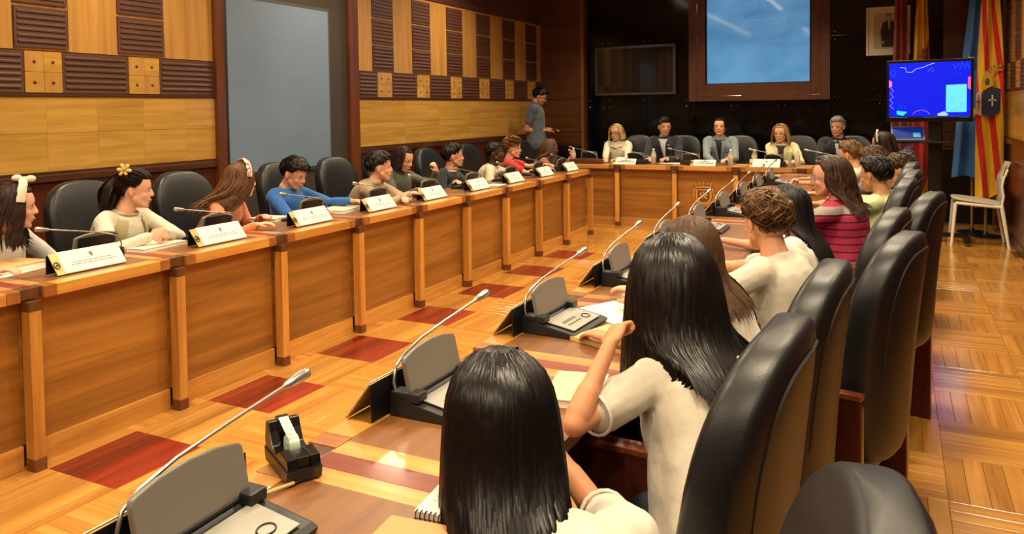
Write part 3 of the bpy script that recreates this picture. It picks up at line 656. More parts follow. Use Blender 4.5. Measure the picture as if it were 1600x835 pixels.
# portrait
r = empty('framed_portrait', (-.105, YB-.03, 2.38), 0, 'pale framed portrait of a man in a dark suit behind the red flag', 'picture')
for nm, a, b, c, d in (('frame_side', -.25, -.225, -.305, .305), ('frame_side', .225, .25, -.305, .305), ('frame_rail', -.2249, .2249, .28, .305), ('frame_rail', -.2249, .2249, -.305, -.28)):
    box(nm, a, b, -.03, 0, c, d, mat('#cfc7ab', .5), r, bev=.002)
box('mount_board', -.225, .225, -.012, -.004, -.28, .28, mat('#cdc9b2', .6), r); pic = box('print', -.165, .165, -.014, -.012, -.22, .23, mat('#a9a58e', .5), r)
mb = MB(); mb.prism([(-.07, -.2), (.09, -.2), (.10, .02), (.085, .10), (.035, .135), (-.01, .135), (-.06, .105), (-.085, .0)], 'y', -.0155, -.014); mb.obj('suit', mat('#2a2626', .6), pic)
mb = MB(); mb.ell((.012, -.015, .175), (.028, .002, .037), n=14, m=8); mb.obj('face', mat('#b08a70', .6), pic); mb = MB(); mb.ell((.012, -.0145, .195), (.031, .002, .026), n=14, m=8); mb.obj('hair', mat('#6b5c4c', .6), pic)
mb = MB(); mb.prism([(.0, .135), (.026, .135), (.020, .03), (.012, .02), (.006, .03)], 'y', -.0162, -.0155); mb.obj('shirt_front', mat('#c9bfb2', .6), pic); mb = MB(); mb.prism([(.010, .13), (.018, .13), (.018, .04), (.013, .03), (.009, .04)], 'y', -.0168, -.0162); mb.obj('tie', mat('#7a5a55', .6), pic)
mb = MB()
for i in range(7): mb.box(-.16, -.07, -.0152, -.014, .2-i*.045, .204-i*.045)
mb.obj('wall_lines', mat('#c4c0aa', .6), pic)
mb = MB(); mb.ell((-.055, -.0152, -.14), (.014, .002, .02), n=8, m=5); mb.obj('hand', mat('#b08a70', .6), pic)
# ================================================================== FLAGS
def cloth(name, parent, top, bot, u0w, nfold, amp, mt, nu=40, nv=30, mats=None, uvshear=0, phase=0, sway=0, fnx=None):
    """draped cloth between top (x,y,z) and bottom z; local coords; width u0w(v)"""
    vs = []; uv = []
    for j in range(nv+1):
        v = j/nv; wv = u0w(v)
        for i in range(nu+1):
            u = i/nu; x = top[0]+(u-.5)*wv+sway*v*v; z = top[2]+(bot-top[2])*v + (fnx(u, v) if fnx else 0)
            y = top[1]+amp*(0.4+.6*min(1, v*2))*math.cos(u*nfold*2*PI+phase+v*1.3)+.012*math.sin(v*9+u*7)
            vs.append((x, y, z)); uv.append((u, 1-v))
    fs = [(j*(nu+1)+i, j*(nu+1)+i+1, (j+1)*(nu+1)+i+1, (j+1)*(nu+1)+i) for j in range(nv) for i in range(nu)]
    me = bpy.data.meshes.new(name); me.from_pydata(vs, [], fs); ul = me.uv_layers.new(name='UVMap')
    for lp in me.loops: ul.data[lp.index].uv = uv[lp.vertex_index]
    me.polygons.foreach_set('use_smooth', [True]*len(me.polygons))
    return link(name, me, mt, parent), vs, nu
def flagmat(name, stops, au, av, off=0, freq=1.0, rough=.6):
    """colour bands along au*u+av*v (fract of freq)"""
    m_, nt, b = newmat(name); N = nt.nodes; L = nt.links
    uv = N.new('ShaderNodeUVMap'); sp = N.new('ShaderNodeSeparateXYZ'); L.new(uv.outputs[0], sp.inputs[0])
    a = N.new('ShaderNodeMath'); a.operation = 'MULTIPLY'; a.inputs[1].default_value = au*freq; L.new(sp.outputs[0], a.inputs[0])
    c = N.new('ShaderNodeMath'); c.operation = 'MULTIPLY_ADD'; c.inputs[1].default_value = av*freq; c.inputs[2].default_value = off; L.new(sp.outputs[1], c.inputs[0])
    s = N.new('ShaderNodeMath'); s.operation = 'ADD'; L.new(a.outputs[0], s.inputs[0]); L.new(c.outputs[0], s.inputs[1])
    fr = N.new('ShaderNodeMath'); fr.operation = 'FRACT'; L.new(s.outputs[0], fr.inputs[0])
    rp = N.new('ShaderNodeValToRGB'); rp.color_ramp.interpolation = 'CONSTANT'; L.new(fr.outputs[0], rp.inputs[0])
    e = rp.color_ramp.elements
    while len(e) < len(stops): e.new(.5)
    for i, (p_, h) in enumerate(stops): e[i].position = p_; e[i].color = lin(h)
    L.new(rp.outputs[0], b.inputs['Base Color']); b.inputs['Roughness'].default_value = rough; b.inputs['Sheen Weight'].default_value = .2; return m_
def pole(r, h, lean=0):
    MB().tube([(0, 0, .03), (lean, 0, h)], .015, 10).obj('pole', wood('#a5803e', '#80602a', 'z', 1), r, smooth=50)
    MB().lathe([(.15, 0), (.15, .012), (.03, .03), (.02, .05)], n=24).obj('stand_base', BLK, r, smooth=40)
r = empty('red_flag', (.02, 10.55, 0), 0, 'dark red flag hanging in front of the portrait', 'flag'); pole(r, 3.0)
cloth('flag_cloth', r, (.02, -.05, 2.95), .45, lambda v: .12+.14*v, 2.5, .035, mat('#7e1a14', .65, noise=.1, nscale=6, sheen=.2))
r = empty('spanish_flag', (.26, 10.55, 0), 0, 'red and yellow striped flag standing behind the television', 'flag'); pole(r, 3.0)
SP = flagmat('flag_red_yellow', [(0, '#a81c14'), (.17, '#d9a511'), (.60, '#d9a511'), (.605, '#a81c14')], .35, -1.0, .99)
cl_, vs_, nu_ = cloth('flag_cloth', r, (0, -.05, 2.97), .35, lambda v: .10+.20*v, 2.2, .04, SP)
mb = MB(); mb.ell((.02, -.10, 2.03), (.035, .006, .045), n=12, m=6); mb.ell((.02, -.105, 2.09), (.022, .005, .02), n=8, m=5); mb.obj('crest', mat('#6a3a1c', .6), cl_, smooth=60)
# EU flag + Aragon flag on one corner group (two poles)
r = empty('blue_star_flag', (.76, 10.06, 0), 0, 'blue flag with gold stars beside the striped one at the right wall', 'flag'); pole(r, 3.0)
cl_, vs_, nu_ = cloth('flag_cloth', r, (.06, -.1, 2.98), .62, lambda v: .12+.22*math.sin(min(1, v*1.4)*PI/2), 2.0, .04, mat('#3d77bd', .55, noise=.12, nscale=5, sheen=.2), sway=-.10, fnx=lambda u, v: .22*u*u*v*-1+.15*v*u)
def star(cx_, cy_, cz_, R, rot=0, tilt=0):
    mb = MB(); pts = []
    for i in range(10):
        a = PI/2+rot+i*PI/5; rr = R if i % 2 == 0 else R*.42; pts.append((cx_+rr*math.cos(a)*(1-tilt), cz_+rr*math.sin(a)))
    mb.prism(pts, 'y', cy_-.004, cy_); return mb
for a, b_, R, ro, ti in ((-.04, 1.93, .06, .3, .2), (.05, 2.08, .05, 1.0, .4), (-.11, 1.46, .055, .2, .3), (.0, 1.36, .075, .5, .1)):
    star(a, -.165, b_, R, ro, ti).obj('gold_star', mat('#d9b92c', .5), cl_)
r = empty('striped_flag', (.87, 9.80, 0), 0, 'red and yellow barred flag with a coat of arms next to the right wall', 'flag'); pole(r, 3.0)
AR = flagmat('flag_bars', [(0, '#cf2014'), (.44, '#e8b41c')], 1.0, .9, .35, freq=2.1)
cl_, vs_, nu_ = cloth('flag_cloth', r, (.02, -.1, 2.98), .42, lambda v: .10+.16*math.sin(min(1, v*1.5)*PI/2), 1.5, .03, AR, fnx=lambda u, v: -.25*(1-u)*v*0+.2*(u-.5)*v)
mb = MB(); mb.prism([(-.06, 1.56), (.05, 1.62), (.11, 1.60), (.11, 1.36), (.02, 1.30), (-.06, 1.34)], 'y', -.158, -.152); q = mb.obj('arms_quarter', mat('#1d2c52', .6), cl_)
mb = MB(); mb.box(.03, .045, -.163, -.158, 1.42, 1.54); mb.box(.0, .075, -.163, -.158, 1.475, 1.49); mb.obj('cross', mat('#d8d2c0', .6), q)
mb = MB(); mb.prism([(-.06, 1.58), (.05, 1.64), (.03, 1.76), (-.02, 1.80), (-.06, 1.70)], 'y', -.158, -.152); q = mb.obj('arms_quarter', mat('#c89a2a', .6), cl_)
mb = MB(); mb.ell((-.01, -.158, 1.68), (.022, .006, .04), n=10, m=6); mb.obj('tree', mat('#3c5a24', .6), q, smooth=60)
mb = MB(); mb.prism([(-.12, 1.34), (-.064, 1.32), (-.064, 1.60), (-.11, 1.55)], 'y', -.158, -.152); q = mb.obj('arms_quarter', mat('#c9b9a0', .6), cl_)
mb = MB(); mb.box(-.105, -.07, -.162, -.158, 1.46, 1.475); mb.box(-.092, -.083, -.162, -.158, 1.38, 1.54); mb.obj('cross', mat('#b0261c', .6), q)
mb = MB()
for i in range(4): mb.ell((.02+.03*i, -.158, 1.83+.012*(i % 2)), (.014, .006, .02), n=8, m=5)
mb.box(.0, .13, -.16, -.155, 1.79, 1.815); mb.obj('crown', mat('#b08a2c', .5), cl_, smooth=60)
# ================================================================== TV ON STAND, LAPTOP, WHITE CHAIR
r = empty('television_stand', (.36, 9.25, 0), 0, 'black wheeled television stand with a shelf, right of the head desk', 'stand')
box('column', -.06, .06, .02, .10, .08, 1.75, BLK, r, bev=.004); box('column_foot', -.32, -.26, -.25, .3, .04, .08, BLK, r); box('column_foot', .26, .32, -.25, .3, .04, .08, BLK, r); box('cross_bar', -.3, .3, .03, .09, .05, .09, BLK, r)
for a in (-.29, .29):
    for b_ in (-.22, .27): MB().tube([(a-.012, b_, .022), (a+.012, b_, .022)], .022, 12).obj('wheel', mat('#4a4744', .4), r, smooth=40)
box('shelf', -.36, .12, -.20, .06, 1.045, 1.06, BLK, r, bev=.003)
tv = empty('television', (.30, 9.2, 1.59), math.radians(-3), 'lit television with a blue picture on the black stand', 'television')
box('bezel', -.40, .40, -.03, .02, -.325, .325, mat('#08080a', .25), tv, bev=.004); box('housing', -.3, .3, .02, .07, -.22, .22, BLK, tv)
scn = box('display', -.375, .375, -.032, -.0305, -.285, .295, mat('#0618c8', .2, emit=1.1), tv)
def scr_poly(nm, pts, col, e=1.0, par=scn, dy=0): mb = MB(); mb.prism(pts, 'y', -.0335-dy, -.032-dy); return mb.obj(nm, mat(col, .3, emit=e), par)
def scr_line(nm, pts, r_, col, e=1.0): mb = MB(); mb.tube([(a, -.0325, b) for a, b in pts], r_, 6, flat=.15); return mb.obj(nm, mat(col, .3, emit=e), scn)
scr_line('squiggle', [(-.27, .25), (-.22, .245), (-.21, .20), (-.16, .195), (-.12, .23), (-.05, .245), (.0, .27), (.05, .285)], .014, '#bfe6ff')
scr_line('squiggle', [(.22, .27), (.235, .22), (.26, .27), (.275, .21), (.30, .28), (.32, .21), (.34, .28), (.36, .22)], .009, '#2fa3d8')
for i, (a, b) in enumerate(((.22, .17), (.24, .14), (.26, .17), (.28, .14))): pass
scr_line('squiggle', [(.225, .18), (.24, .14), (.255, .18), (.27, .135), (.285, .17)], .007, '#1b63e0')
scr_line('squiggle', [(-.36, .04), (-.33, .0), (-.365, -.02), (-.33, -.06), (-.365, -.09), (-.335, -.13), (-.365, -.15), (-.33, -.19)], .012, '#c9a6e8')
scr_line('squiggle', [(-.15, -.245), (-.12, -.215), (-.07, -.20), (-.02, -.215), (.01, -.245)], .011, '#e08cc8')
scr_line('squiggle', [(-.33, .17), (-.30, .21), (-.335, .23), (-.36, .2), (-.345, .16), (-.31, .155)], .006, '#2fa3d8')
scr_line('dashes', [(.0, .215), (.03, .235)], .005, '#9fb8ff'); scr_line('dashes', [(-.02, .19), (.0, .205)], .005, '#9fb8ff'); scr_line('dashes', [(.02, .19), (.05, .215)], .005, '#9fb8ff')
scr_line('squiggle', [(-.28, -.17), (-.26, -.14), (-.25, -.18), (-.23, -.15), (-.22, -.19)], .007, '#1c7fd8')
scr_poly('corner_shape', [(-.375, .12), (-.345, .1), (-.345, .05), (-.375, .04)], '#c060c0'); scr_poly('corner_shape', [(.35, .13), (.375, .14), (.375, .0), (.35, .02)], '#d05090')
scr_poly('corner_shape', [(-.3, -.205), (-.2, -.22), (-.24, -.26), (-.3, -.245)], '#2fb8b0'); scr_poly('corner_shape', [(.08, -.24), (.14, -.215), (.18, -.25), (.16, -.262), (.08, -.262)], '#8ab0f0')
pc = scr_poly('picture_card', [(.155, .055), (.34, .06), (.34, -.225), (.155, -.225)], '#59c0ea')
mb = MB(); mb.tube([(a, -.0345, b) for a, b in ((.17, -.19), (.19, -.1), (.21, -.07), (.235, -.12), (.25, -.19), (.2, -.2))], .006, 6, flat=.15); mb.tube([(a, -.0345, b) for a, b in ((.28, -.19), (.29, -.13), (.31, -.13), (.32, -.19))], .008, 6, flat=.15); mb.obj('drawing', mat('#2b8fd0', .3, emit=.9), pc)
scr_poly('task_bar', [(-.375, -.268), (.375, -.268), (.375, -.285), (-.375, -.285)], '#0a1030', .6)
scr_line('icons', [(-.37, -.277), (-.2, -.277)], .004, '#9fd8e8'); scr_line('icons', [(-.05, -.277), (.08, -.277)], .003, '#c8d0d8'); scr_line('icons', [(.1, -.268), (.28, -.268)], .006, '#3f9f9a'); scr_line('icons', [(.27, -.277), (.36, -.277)], .003, '#b8c0d0')
r = empty('laptop', (.14, 9.13, 1.0615), math.radians(14), 'open laptop with a blue picture on the stand shelf', 'laptop')
box('keyboard_base', -.16, .16, -.1, .11, 0, .014, mat('#303236', .4), r, bev=.003)
S = Matrix.Translation((0, .11, .012)) @ Matrix.Rotation(math.radians(-22), 4, 'X'); mb = MB(); mb.box(-.16, .16, 0, .006, 0, .15, M=S); l_ = mb.obj('lid', mat('#9fa0a2', .4), r, bev=.002)
mb = MB(); mb.box(-.15, .15, -.002, 0, .012, .142, M=S); l2 = mb.obj('display', mat('#0c2c88', .3, emit=.55), l_); mb = MB(); mb.box(.05, .12, -.003, -.002, .03, .08, M=S); mb.obj('picture_card', mat('#4fb0d8', .3, emit=.5), l2)
mb = MB()
for i in range(10):
    for j in range(4): mb.box(-.14+i*.028, -.117+i*.028, -.07+j*.03, -.047+j*.03, .014, .0155)
mb.obj('keys', BLK, r)
r = empty('table_mouse', (-.03, 9.0, 1.0615), 0, 'small white computer mouse at the shelf edge by the laptop', 'mouse'); MB().ell((0, .03, .012), (.03, .05, .016), n=12, m=7).obj('shell', WHITEPL, r, smooth=60); MB().tube([(0, 0, .026), (0, .02, .028)], .003, 6).obj('scroll_wheel', BLK, r)
# white chair (profile, facing -X)
r = empty('stacking_chair', (.74, 9.24, 0), 0, 'light plastic stacking chair with white legs against the right wall', 'chair')
MB().ell((0, 0, .455), (.235, .22, .018), n=28, m=8, e=.5, fn=lambda q: V((q.x, q.y, q.z+.03*(q.x < 0)*(q.x/-.235)-.035*max(0, q.x/.235)))).obj('seat_shell', mat('#b9b29c', .5), r, smooth=60)
bk = MB(); n = 10
for i in range(n+1):
    pass
path = [(.19, .43), (.215, .52), (.20, .62), (.215, .70), (.245, .79), (.27, .85)]
vs = []
for (x, z) in path:
    for yy in [-.2+.4*j/8 for j in range(9)]:
        vs.append((x+.03*(1-(yy/.2)**2), yy*(1 if z < .8 else .9), z))
nn = 9; f1 = [(i*nn+j, i*nn+j+1, (i+1)*nn+j+1, (i+1)*nn+j) for i in range(len(path)-1) for j in range(nn-1) if not (i in (3,) and j in (2, 3, 4, 5) )]
bk.add(vs, f1); ob = link('back_shell', bk.mesh('back_shell', 60), mat('#b9b29c', .5), r); md = ob.modifiers.new('s', 'SOLIDIFY'); md.thickness = .01
mb = MB()
for i in range(3): mb.tube([(.247+.006*i, -.12, .715+.025*i), (.262+.006*i, 0, .715+.025*i), (.247+.006*i, .12, .715+.025*i)], .0045, 6)
mb.obj('back_slat', mat('#c9c3b0', .5), r, smooth=50)
WL = mat('#ece5cf', .4)
for s in (-1, 1):
    MB().tube([(-.235, s*.2, 0), (-.20, s*.2, .44)], [.014, .018], 10).obj('front_leg', WL, r, smooth=50)
    MB().tube([(.265, s*.2, 0), (.20, s*.2, .42)], [.014, .02], 10).obj('rear_leg', WL, r, smooth=50)
    MB().tube([(-.20, s*.2, .44), (.0, s*.205, .425), (.20, s*.2, .41)], .016, 8).obj('seat_rail', WL, r, smooth=50)
    MB().tube([(.20, s*.2, .42), (.215, s*.205, .52), (.20, s*.205, .62), (.215, s*.20, .70), (.25, s*.195, .79)], .012, 8).obj('back_upright', WL, r, smooth=50)
# ================================================================== PEOPLE
from math import sin, cos, radians
def dirv(yaw, pitch=0):
    y, p = radians(yaw), radians(pitch); return V((cos(y)*cos(p), sin(y)*cos(p), sin(p)))
WRK = bpy.data.textures.new('wrinkle', 'CLOUDS'); WRK.noise_scale = .07; WRK.noise_depth = 2
def fuse(mb, name, vox, smooth=3, ratio=None, wr=0):
    me = bpy.data.meshes.new(name); me.from_pydata(mb.v, [], mb.f); b = bmesh.new(); b.from_mesh(me); bmesh.ops.recalc_face_normals(b, faces=b.faces); b.to_mesh(me); b.free()
    o = bpy.data.objects.new('tmp', me); COL.objects.link(o)
    r = o.modifiers.new('r', 'REMESH'); r.mode = 'VOXEL'; r.voxel_size = vox; r.use_smooth_shade = True
    s = o.modifiers.new('s', 'SMOOTH'); s.factor = .5; s.iterations = smooth
    if wr: d = o.modifiers.new('d', 'DISPLACE'); d.texture = WRK; d.strength = wr; d.mid_level = .5; d.texture_coords = 'GLOBAL'
    if ratio: q = o.modifiers.new('q', 'DECIMATE'); q.ratio = ratio
    dg = bpy.context.evaluated_depsgraph_get(); out = bpy.data.meshes.new_from_object(o.evaluated_get(dg)); out.name = name
    bpy.data.objects.remove(o); bpy.data.meshes.remove(me)
    out.polygons.foreach_set('use_smooth', [True]*len(out.polygons)); out.materials.clear(); return out
def ik(S, W, a, b, pole):
    d = W-S; L = d.length
    if L > (a+b)*.985: W = S+d.normalized()*(a+b)*.985; d = W-S; L = d.length
    x = (a*a-b*b+L*L)/(2*L); h = math.sqrt(max(0, a*a-x*x)); n = d.normalized(); p = pole-n*pole.dot(n); p = p.normalized() if p.length > 1e-5 else n.orthogonal().normalized()
    return S+n*x+p*h, W
def hand(mb, W, fdir, nrm, side, k, curl=25, spread=1.0):
    """W wrist, fdir finger direction, nrm back-of-hand normal; side +1 = thumb towards cross(fdir,nrm)"""
    f = fdir.normalized(); n = (nrm-f*nrm.dot(f)).normalized(); t = f.cross(n).normalized()*side
    pl = .075*k; pw = .034*k
    M = Matrix((t, f, n)).transposed()
    mb.ell(W+f*pl*.5, (pw, pl*.58, .014*k), M=M, n=12, m=8, e=.75)
    for i, (o, l) in enumerate(((.026, .062), (.009, .070), (-.009, .066), (-.025, .052))):
        base = W+f*pl*.95+t*o*k*spread; d = f.copy(); p = base; ax = t
        for s_, frac in enumerate((.45, .32, .23)):
            d = (Matrix.Rotation(radians(-curl*(.6+.5*s_)), 3, t.cross(V((0, 0, 0))) if False else f.cross(n)) @ d)
            q = p+d*l*k*frac; r0 = (.0085-.0007*s_)*k; mb.cap(p, r0, q, r0*.92, n=8); p = q
    p = W+f*.02*k+t*.026*k; d1 = (t*.7+f*.75-n*.25).normalized(); q = p+d1*.034*k; mb.cap(p, .012*k, q, .010*k, n=8)
    d2 = (t*.25+f*1.0-n*.3).normalized(); mb.cap(q, .010*k, q+d2*.03*k, .008*k, n=8)
def th_at(a, p, pe, th):
    f = abs(a) % (2*PI); f = min(f, 2*PI-f)
    return th if f < .95 else th*(1-.85*min(1, max(0, p/pe))**3)
def hair_surface(hd, a, p, t):
    c, Hm, hk = hd; q = V((sin(p)*sin(a)*(.0765+t), sin(p)*cos(a)*(.098+t)-.014, cos(p)*(.091+t)+.020))
    return c+Hm @ (q*hk)
def pend(a, front, side, back):
    a = abs(a) % (2*PI); a = min(a, 2*PI-a); f = a/PI
    if f < .28: v = front
    elif f < .42: v = front+(side-front)*(f-.28)/.14
    elif f < .54: v = side
    else: v = side+(back-side)*min(1, (f-.54)/.12)
    return radians(v)
def lock(mb, pts, w, n=4, flat=.4):
    k = len(pts); rs = [w*(.55+.45*sin(PI*min(1, (i/(k-1))*1.6)))*(1 if i < k-2 else (.75 if i == k-2 else .15)) for i in range(k)]
    if k: rs[0] = w*.5
    mb.tube(pts, rs, n, cap=False, flat=flat)
def build_hair(root, hd, st, col, rnd, body=None):
    c, Hm, hk = hd; front, side, back = st.get('line', (62, 97, 140)); th = st.get('thick', .006)
    HM = mat(col, st.get('rough', .5), spec=st.get('spec', .3), noise=.35, nscale=70)
    kind0 = st['kind']; mb = MB(); na, npp = 36, 12; vs = [hair_surface(hd, 0, 0, th)]
    for j in range(1, npp+1):
        for i in range(na):
            a = 2*PI*i/na-PI; pe = pend(a, front, side, back); p = pe*j/npp; edge = max(0, (j/npp-.85)/.15)
            vs.append(hair_surface(hd, a, p, (th_at(a, p, pe, th) if kind0 == 'short' else th)*(1-edge)-.004*edge+.0012*sin(a*23)))
    fs = [(0, 1+i, 1+(i+1) % na) for i in range(na)]+[(1+j*na+i, 1+(j+1)*na+i, 1+(j+1)*na+(i+1) % na, 1+j*na+(i+1) % na) for j in range(npp-1) for i in range(na)]
    mb.add(vs, fs)
    kind = st['kind']; N = st.get('n', 150); W = st.get('w', .010)*hk; L = st.get('len', 0); part = st.get('part', 0)
    for q in range(N):
        a = rnd.uniform(-PI, PI); pts = []
        if kind == 'short':
            pe = pend(a, front+st.get('fringe', 0), side, back)*rnd.uniform(.8, 1.03); p0 = rnd.uniform(0, .75)*pe; n_ = 7; lift = st.get('lift', .010)*rnd.uniform(.3, 1.3); wv = st.get('wave', .15); ph = rnd.uniform(0, 6)
            span = min(pe-p0, rnd.uniform(.45, .9)); a0 = a
            for i in range(n_):
                t = i/(n_-1); p = p0+span*t; aa = a0+wv*sin(t*st.get('fq', 3)+ph)+st.get('sweep', .3)*t*(1 if abs(a0) < 1.4 else .2)
                pts.append(hair_surface(hd, aa, p, th_at(aa, p, pend(aa, front, side, back), th)+lift*(1-.75*(p/pend(aa, front, side, back))**2 if abs(aa) > .95 else 1)*sin(PI*min(1, t*.9+.1))+.001))
        elif kind in ('long', 'pony'):
            if kind == 'long':
                lim = st.get('face', 1.05)
                if abs(a) < lim: a = math.copysign(lim+rnd.uniform(0, .5), a)
                p0 = rnd.uniform(.02, .35) if q % 3 else rnd.uniform(.4, 1.2)
                a_s = a*1.0; n1 = 6; pe = radians(rnd.uniform(92, 104)); ln = L*rnd.uniform(.82, 1.03)
                start_y = rnd.uniform(-.055, .05)
                for i in range(n1):
                    t = i/(n1-1); p = p0+(pe-p0)*t; s_ = hair_surface(hd, a_s, p, th+.003+rnd.uniform(-.001, .001)+st.get('puff', 0)*t)
                    if i == 0 and q % 3: s_ = c+Hm @ (V((part+.006*(1 if a > 0 else -1), start_y, .0))*hk) + Hm @ V((0, 0, (.111+th)*hk*math.sqrt(max(.1, 1-(start_y/.13)**2))))
                    pts.append(s_)
                e = pts[-1]; out = (e-c); out.z = 0; out = out.normalized(); n2 = st.get('n2', 8); ph = rnd.uniform(0, 6); wa = st.get('wave', .004)
                spread = st.get('spread', .015); bk = -(Hm @ V((0, 1, 0))); bk.z = 0; bk.normalize()
                latv = Hm @ V((1, 0, 0)); latv.z = 0; latv.normalize()
                for i in range(1, n2+1):
                    t = i/n2; g = e+V((0, 0, -ln*t))+out*(spread*sin(t*PI*.5)+rnd.uniform(-.002, .002))+bk*st.get('backward', .02)*t+latv*wa*sin(t*st.get('fq', 7)+ph)*1.0+bk*wa*cos(t*st.get('fq', 7)+ph)+V(st.get('drift', (0, 0, 0)))*t*t
                    if body: g = body(g)
                    pts.append(g)
            else:
                tie = c+Hm @ (V(st.get('tie', (0, -.105, .045)))*hk); p0 = pend(a, front, side, back)*rnd.uniform(.75, 1.0); s0 = hair_surface(hd, a, p0, th)
                loc0 = Hm.transposed() @ ((s0-c)/hk); loc1 = Hm.transposed() @ ((tie-c)/hk); n1 = 7
                for i in range(n1):
                    t = i/(n1-1); l_ = loc0.lerp(loc1, t); cc = V((0, -.014, .020)); d = l_-cc; e_ = math.sqrt((d.x/.0765)**2+(d.y/.098)**2+(d.z/.091)**2)
                    k_ = (1+(th+.003)/.09); d = d/e_*k_ if e_ < k_ or t < .8 else d; pts.append(c+Hm @ ((cc+d)*hk))
                if q % 2 == 0 and L:
                    pts = pts[-2:]; e = tie; ph = rnd.uniform(0, 6); bk = -(Hm @ V((0, 1, 0))); rx = rnd.uniform(-1, 1); ry = rnd.uniform(-1, 1)
                    for i in range(1, 9):
                        t = i/8; wd = st.get('tailw', .03)*sin(PI*min(1, t*.8+.12)); pts.append(e+V((rx*wd, ry*wd, 0))+bk*.05*sin(t*1.6)+V((0, 0, -L*t*t*.4-L*t*.6))+V((.006*sin(t*8+ph), .006*cos(t*8+ph), 0)))
        if body and kind == 'long':
            for _ in range(2): pts = [pts[0]]+[(pts[i-1]+pts[i]*2+pts[i+1])/4 for i in range(1, len(pts)-1)]+[pts[-1]+(pts[-2]-pts[-3]-(pts[-1]-pts[-2]))*.3]
        if len(pts) > 2: lock(mb, pts, W*rnd.uniform(.6, 1.25), st.get('sides', 4))
    me = mb.mesh('hair', 80, fix=False); return link('hair', me, HM, root)
def person(label, head, yaw, pitch=0, roll=0, S=1.40, byaw=None, hip=None, hands=None, sleeve='long', skin='#c58a63', top='#dddddd', hair='#2a1a12', st=None, trousers='#20242c', stand=False, seed=1, vest=None,
           fem=False, near=False, glasses=None, elbows=None, brow='#2a1c12', topmat=None, hd_scale=None, group=None, hdir=None, lips='#a0503c', stout=1.0, collar=None, neckl=1.0, nboff=(0, 0, 0), epos=None):
    rnd = random.Random(seed); k = S/1.72; hk = hd_scale or (.97 if S < 1.6 else 1.0); byaw = yaw if byaw is None else byaw
    c = V(head); Fh = dirv(yaw, pitch); Lh = V((0, 0, 1)).cross(Fh).normalized(); Uh = Fh.cross(Lh)
    if roll:
        R_ = Matrix.Rotation(radians(roll), 3, Fh); Lh = R_ @ Lh; Uh = R_ @ Uh
    Hm = Matrix((Lh, Fh, Uh)).transposed()
    H = lambda x, y, z: c+Hm @ (V((x, y, z))*hk)
    Fb = dirv(byaw); Lb = V((0, 0, 1)).cross(Fb); Z = V((0, 0, 1))
    nb = H(0, -.035, -.095)-Z*.032*k*neckl-Fb*.005+V(nboff)
    hipz = (.47+.10*k) if not stand else .97*k/1.0
    hp = V((hip[0], hip[1], hipz)) if hip else V((nb.x-Fb.x*.12, nb.y-Fb.y*.12, hipz))
    sp = (nb-hp).normalized(); Ff = (Fb-sp*Fb.dot(sp)).normalized(); B = Matrix((Lb, Ff, sp)).transposed()
    Ls = (nb-hp).length; shc = nb-sp*.045*k
    sw = (.155 if fem else .172)*k*stout*(1.06 if S < 1.6 else 1); SL = shc+Lb*sw-sp*.018*k; SR = shc-Lb*sw-sp*.018*k
    al, fl_ = .30*k, .25*k
    root = empty('person', (hp.x, hp.y, 0 if stand else 0), 0, label, 'person', group); off = V(root.location)
    ws = []
    if hands is None: hands = [None, None]
    arms = []
    for i, (Sx, sd) in enumerate(((SL, 1), (SR, -1))):
        h = hands[i]
        if h is None: Wt = Sx+Fb*.28*k+Lb*sd*.02-Z*.33*k
        else: Wt = V(h)
        pl = V(elbows[i]) if elbows and elbows[i] else (Lb*sd*.6-Z*1.0-Fb*.3)
        E, Wt = ik(Sx, Wt, al, fl_, pl)
        if epos and epos[i]: E = V(epos[i]); Wt = V(h)
        arms.append((Sx, E, Wt, sd))
    chw = .150 if not fem else .140
    SEC = [(-.16, .150, .105), (-.10, .168, .125), (0, .172, .132), (.14, .160, .124), (.32, .150, .118), (.5, chw+.003, .116), (.66, chw+.010, .120), (.78, chw+.006, .116), (.88, chw-.022, .100), (.95, .085, .075), (1.0, .05, .05)]
    def depth_at(t):
        for q0, q1 in zip(SEC[:-1], SEC[1:]):
            if q0[0] <= t <= q1[0]: f = (t-q0[0])/(q1[0]-q0[0]); return (q0[2]+(q1[2]-q0[2])*f)*k*stout
        return .1*k
    def ring(t, w_, d_, g, n=28):
        pw = lambda v, e: math.copysign(abs(v)**e, v)
        return [hp.lerp(nb, t)+Lb*(w_*k*stout+g)*pw(cos(a_), .85)+Ff*((d_*k*stout+g)*pw(sin(a_), .85)) for a_ in [2*PI*i/n for i in range(n)]]
    def loft(mb, g, n=28):
        vs = []
        for t, w_, d_ in SEC: vs += ring(t, w_, d_, g)
        m_ = len(SEC); fs = [(i*n+j, i*n+(j+1) % n, (i+1)*n+(j+1) % n, (i+1)*n+j) for i in range(m_-1) for j in range(n)]+[tuple(reversed(range(n))), tuple(range((m_-1)*n, m_*n))]
        mb.add(vs, fs)
    def torso(mb, g=0.0):
        loft(mb, g)
        mb.cap(SL-Z*.005, .048*k+g, SR-Z*.005, .048*k+g)
        for Sx in (SL, SR): mb.cap(Sx+(shc-Sx)*.18, .058*k+g, Sx.lerp(hp, .35)+(shc-Sx)*.25, .055*k+g)
    vox = .0042
    mb = MB(); torso(mb, -.008)
    mb.cap(H(0, -.022, -.045), .046*hk, nb, .050*hk*(1.0 if fem or S < 1.6 else 1.15)); mb.cap(nb, .055*hk, shc, .075*k)
    # head
    mb.ell(H(0, -.014, .020), (.0745*hk, .095*hk, .088*hk), M=Hm, n=24, m=16)
    mb.ell(H(0, .018, -.030), (.058*hk, .066*hk, .070*hk), M=Hm, n=20, m=12); mb.ell(H(0, .040, -.070), (.036*hk, .040*hk, .036*hk), M=Hm, n=14, m=8)
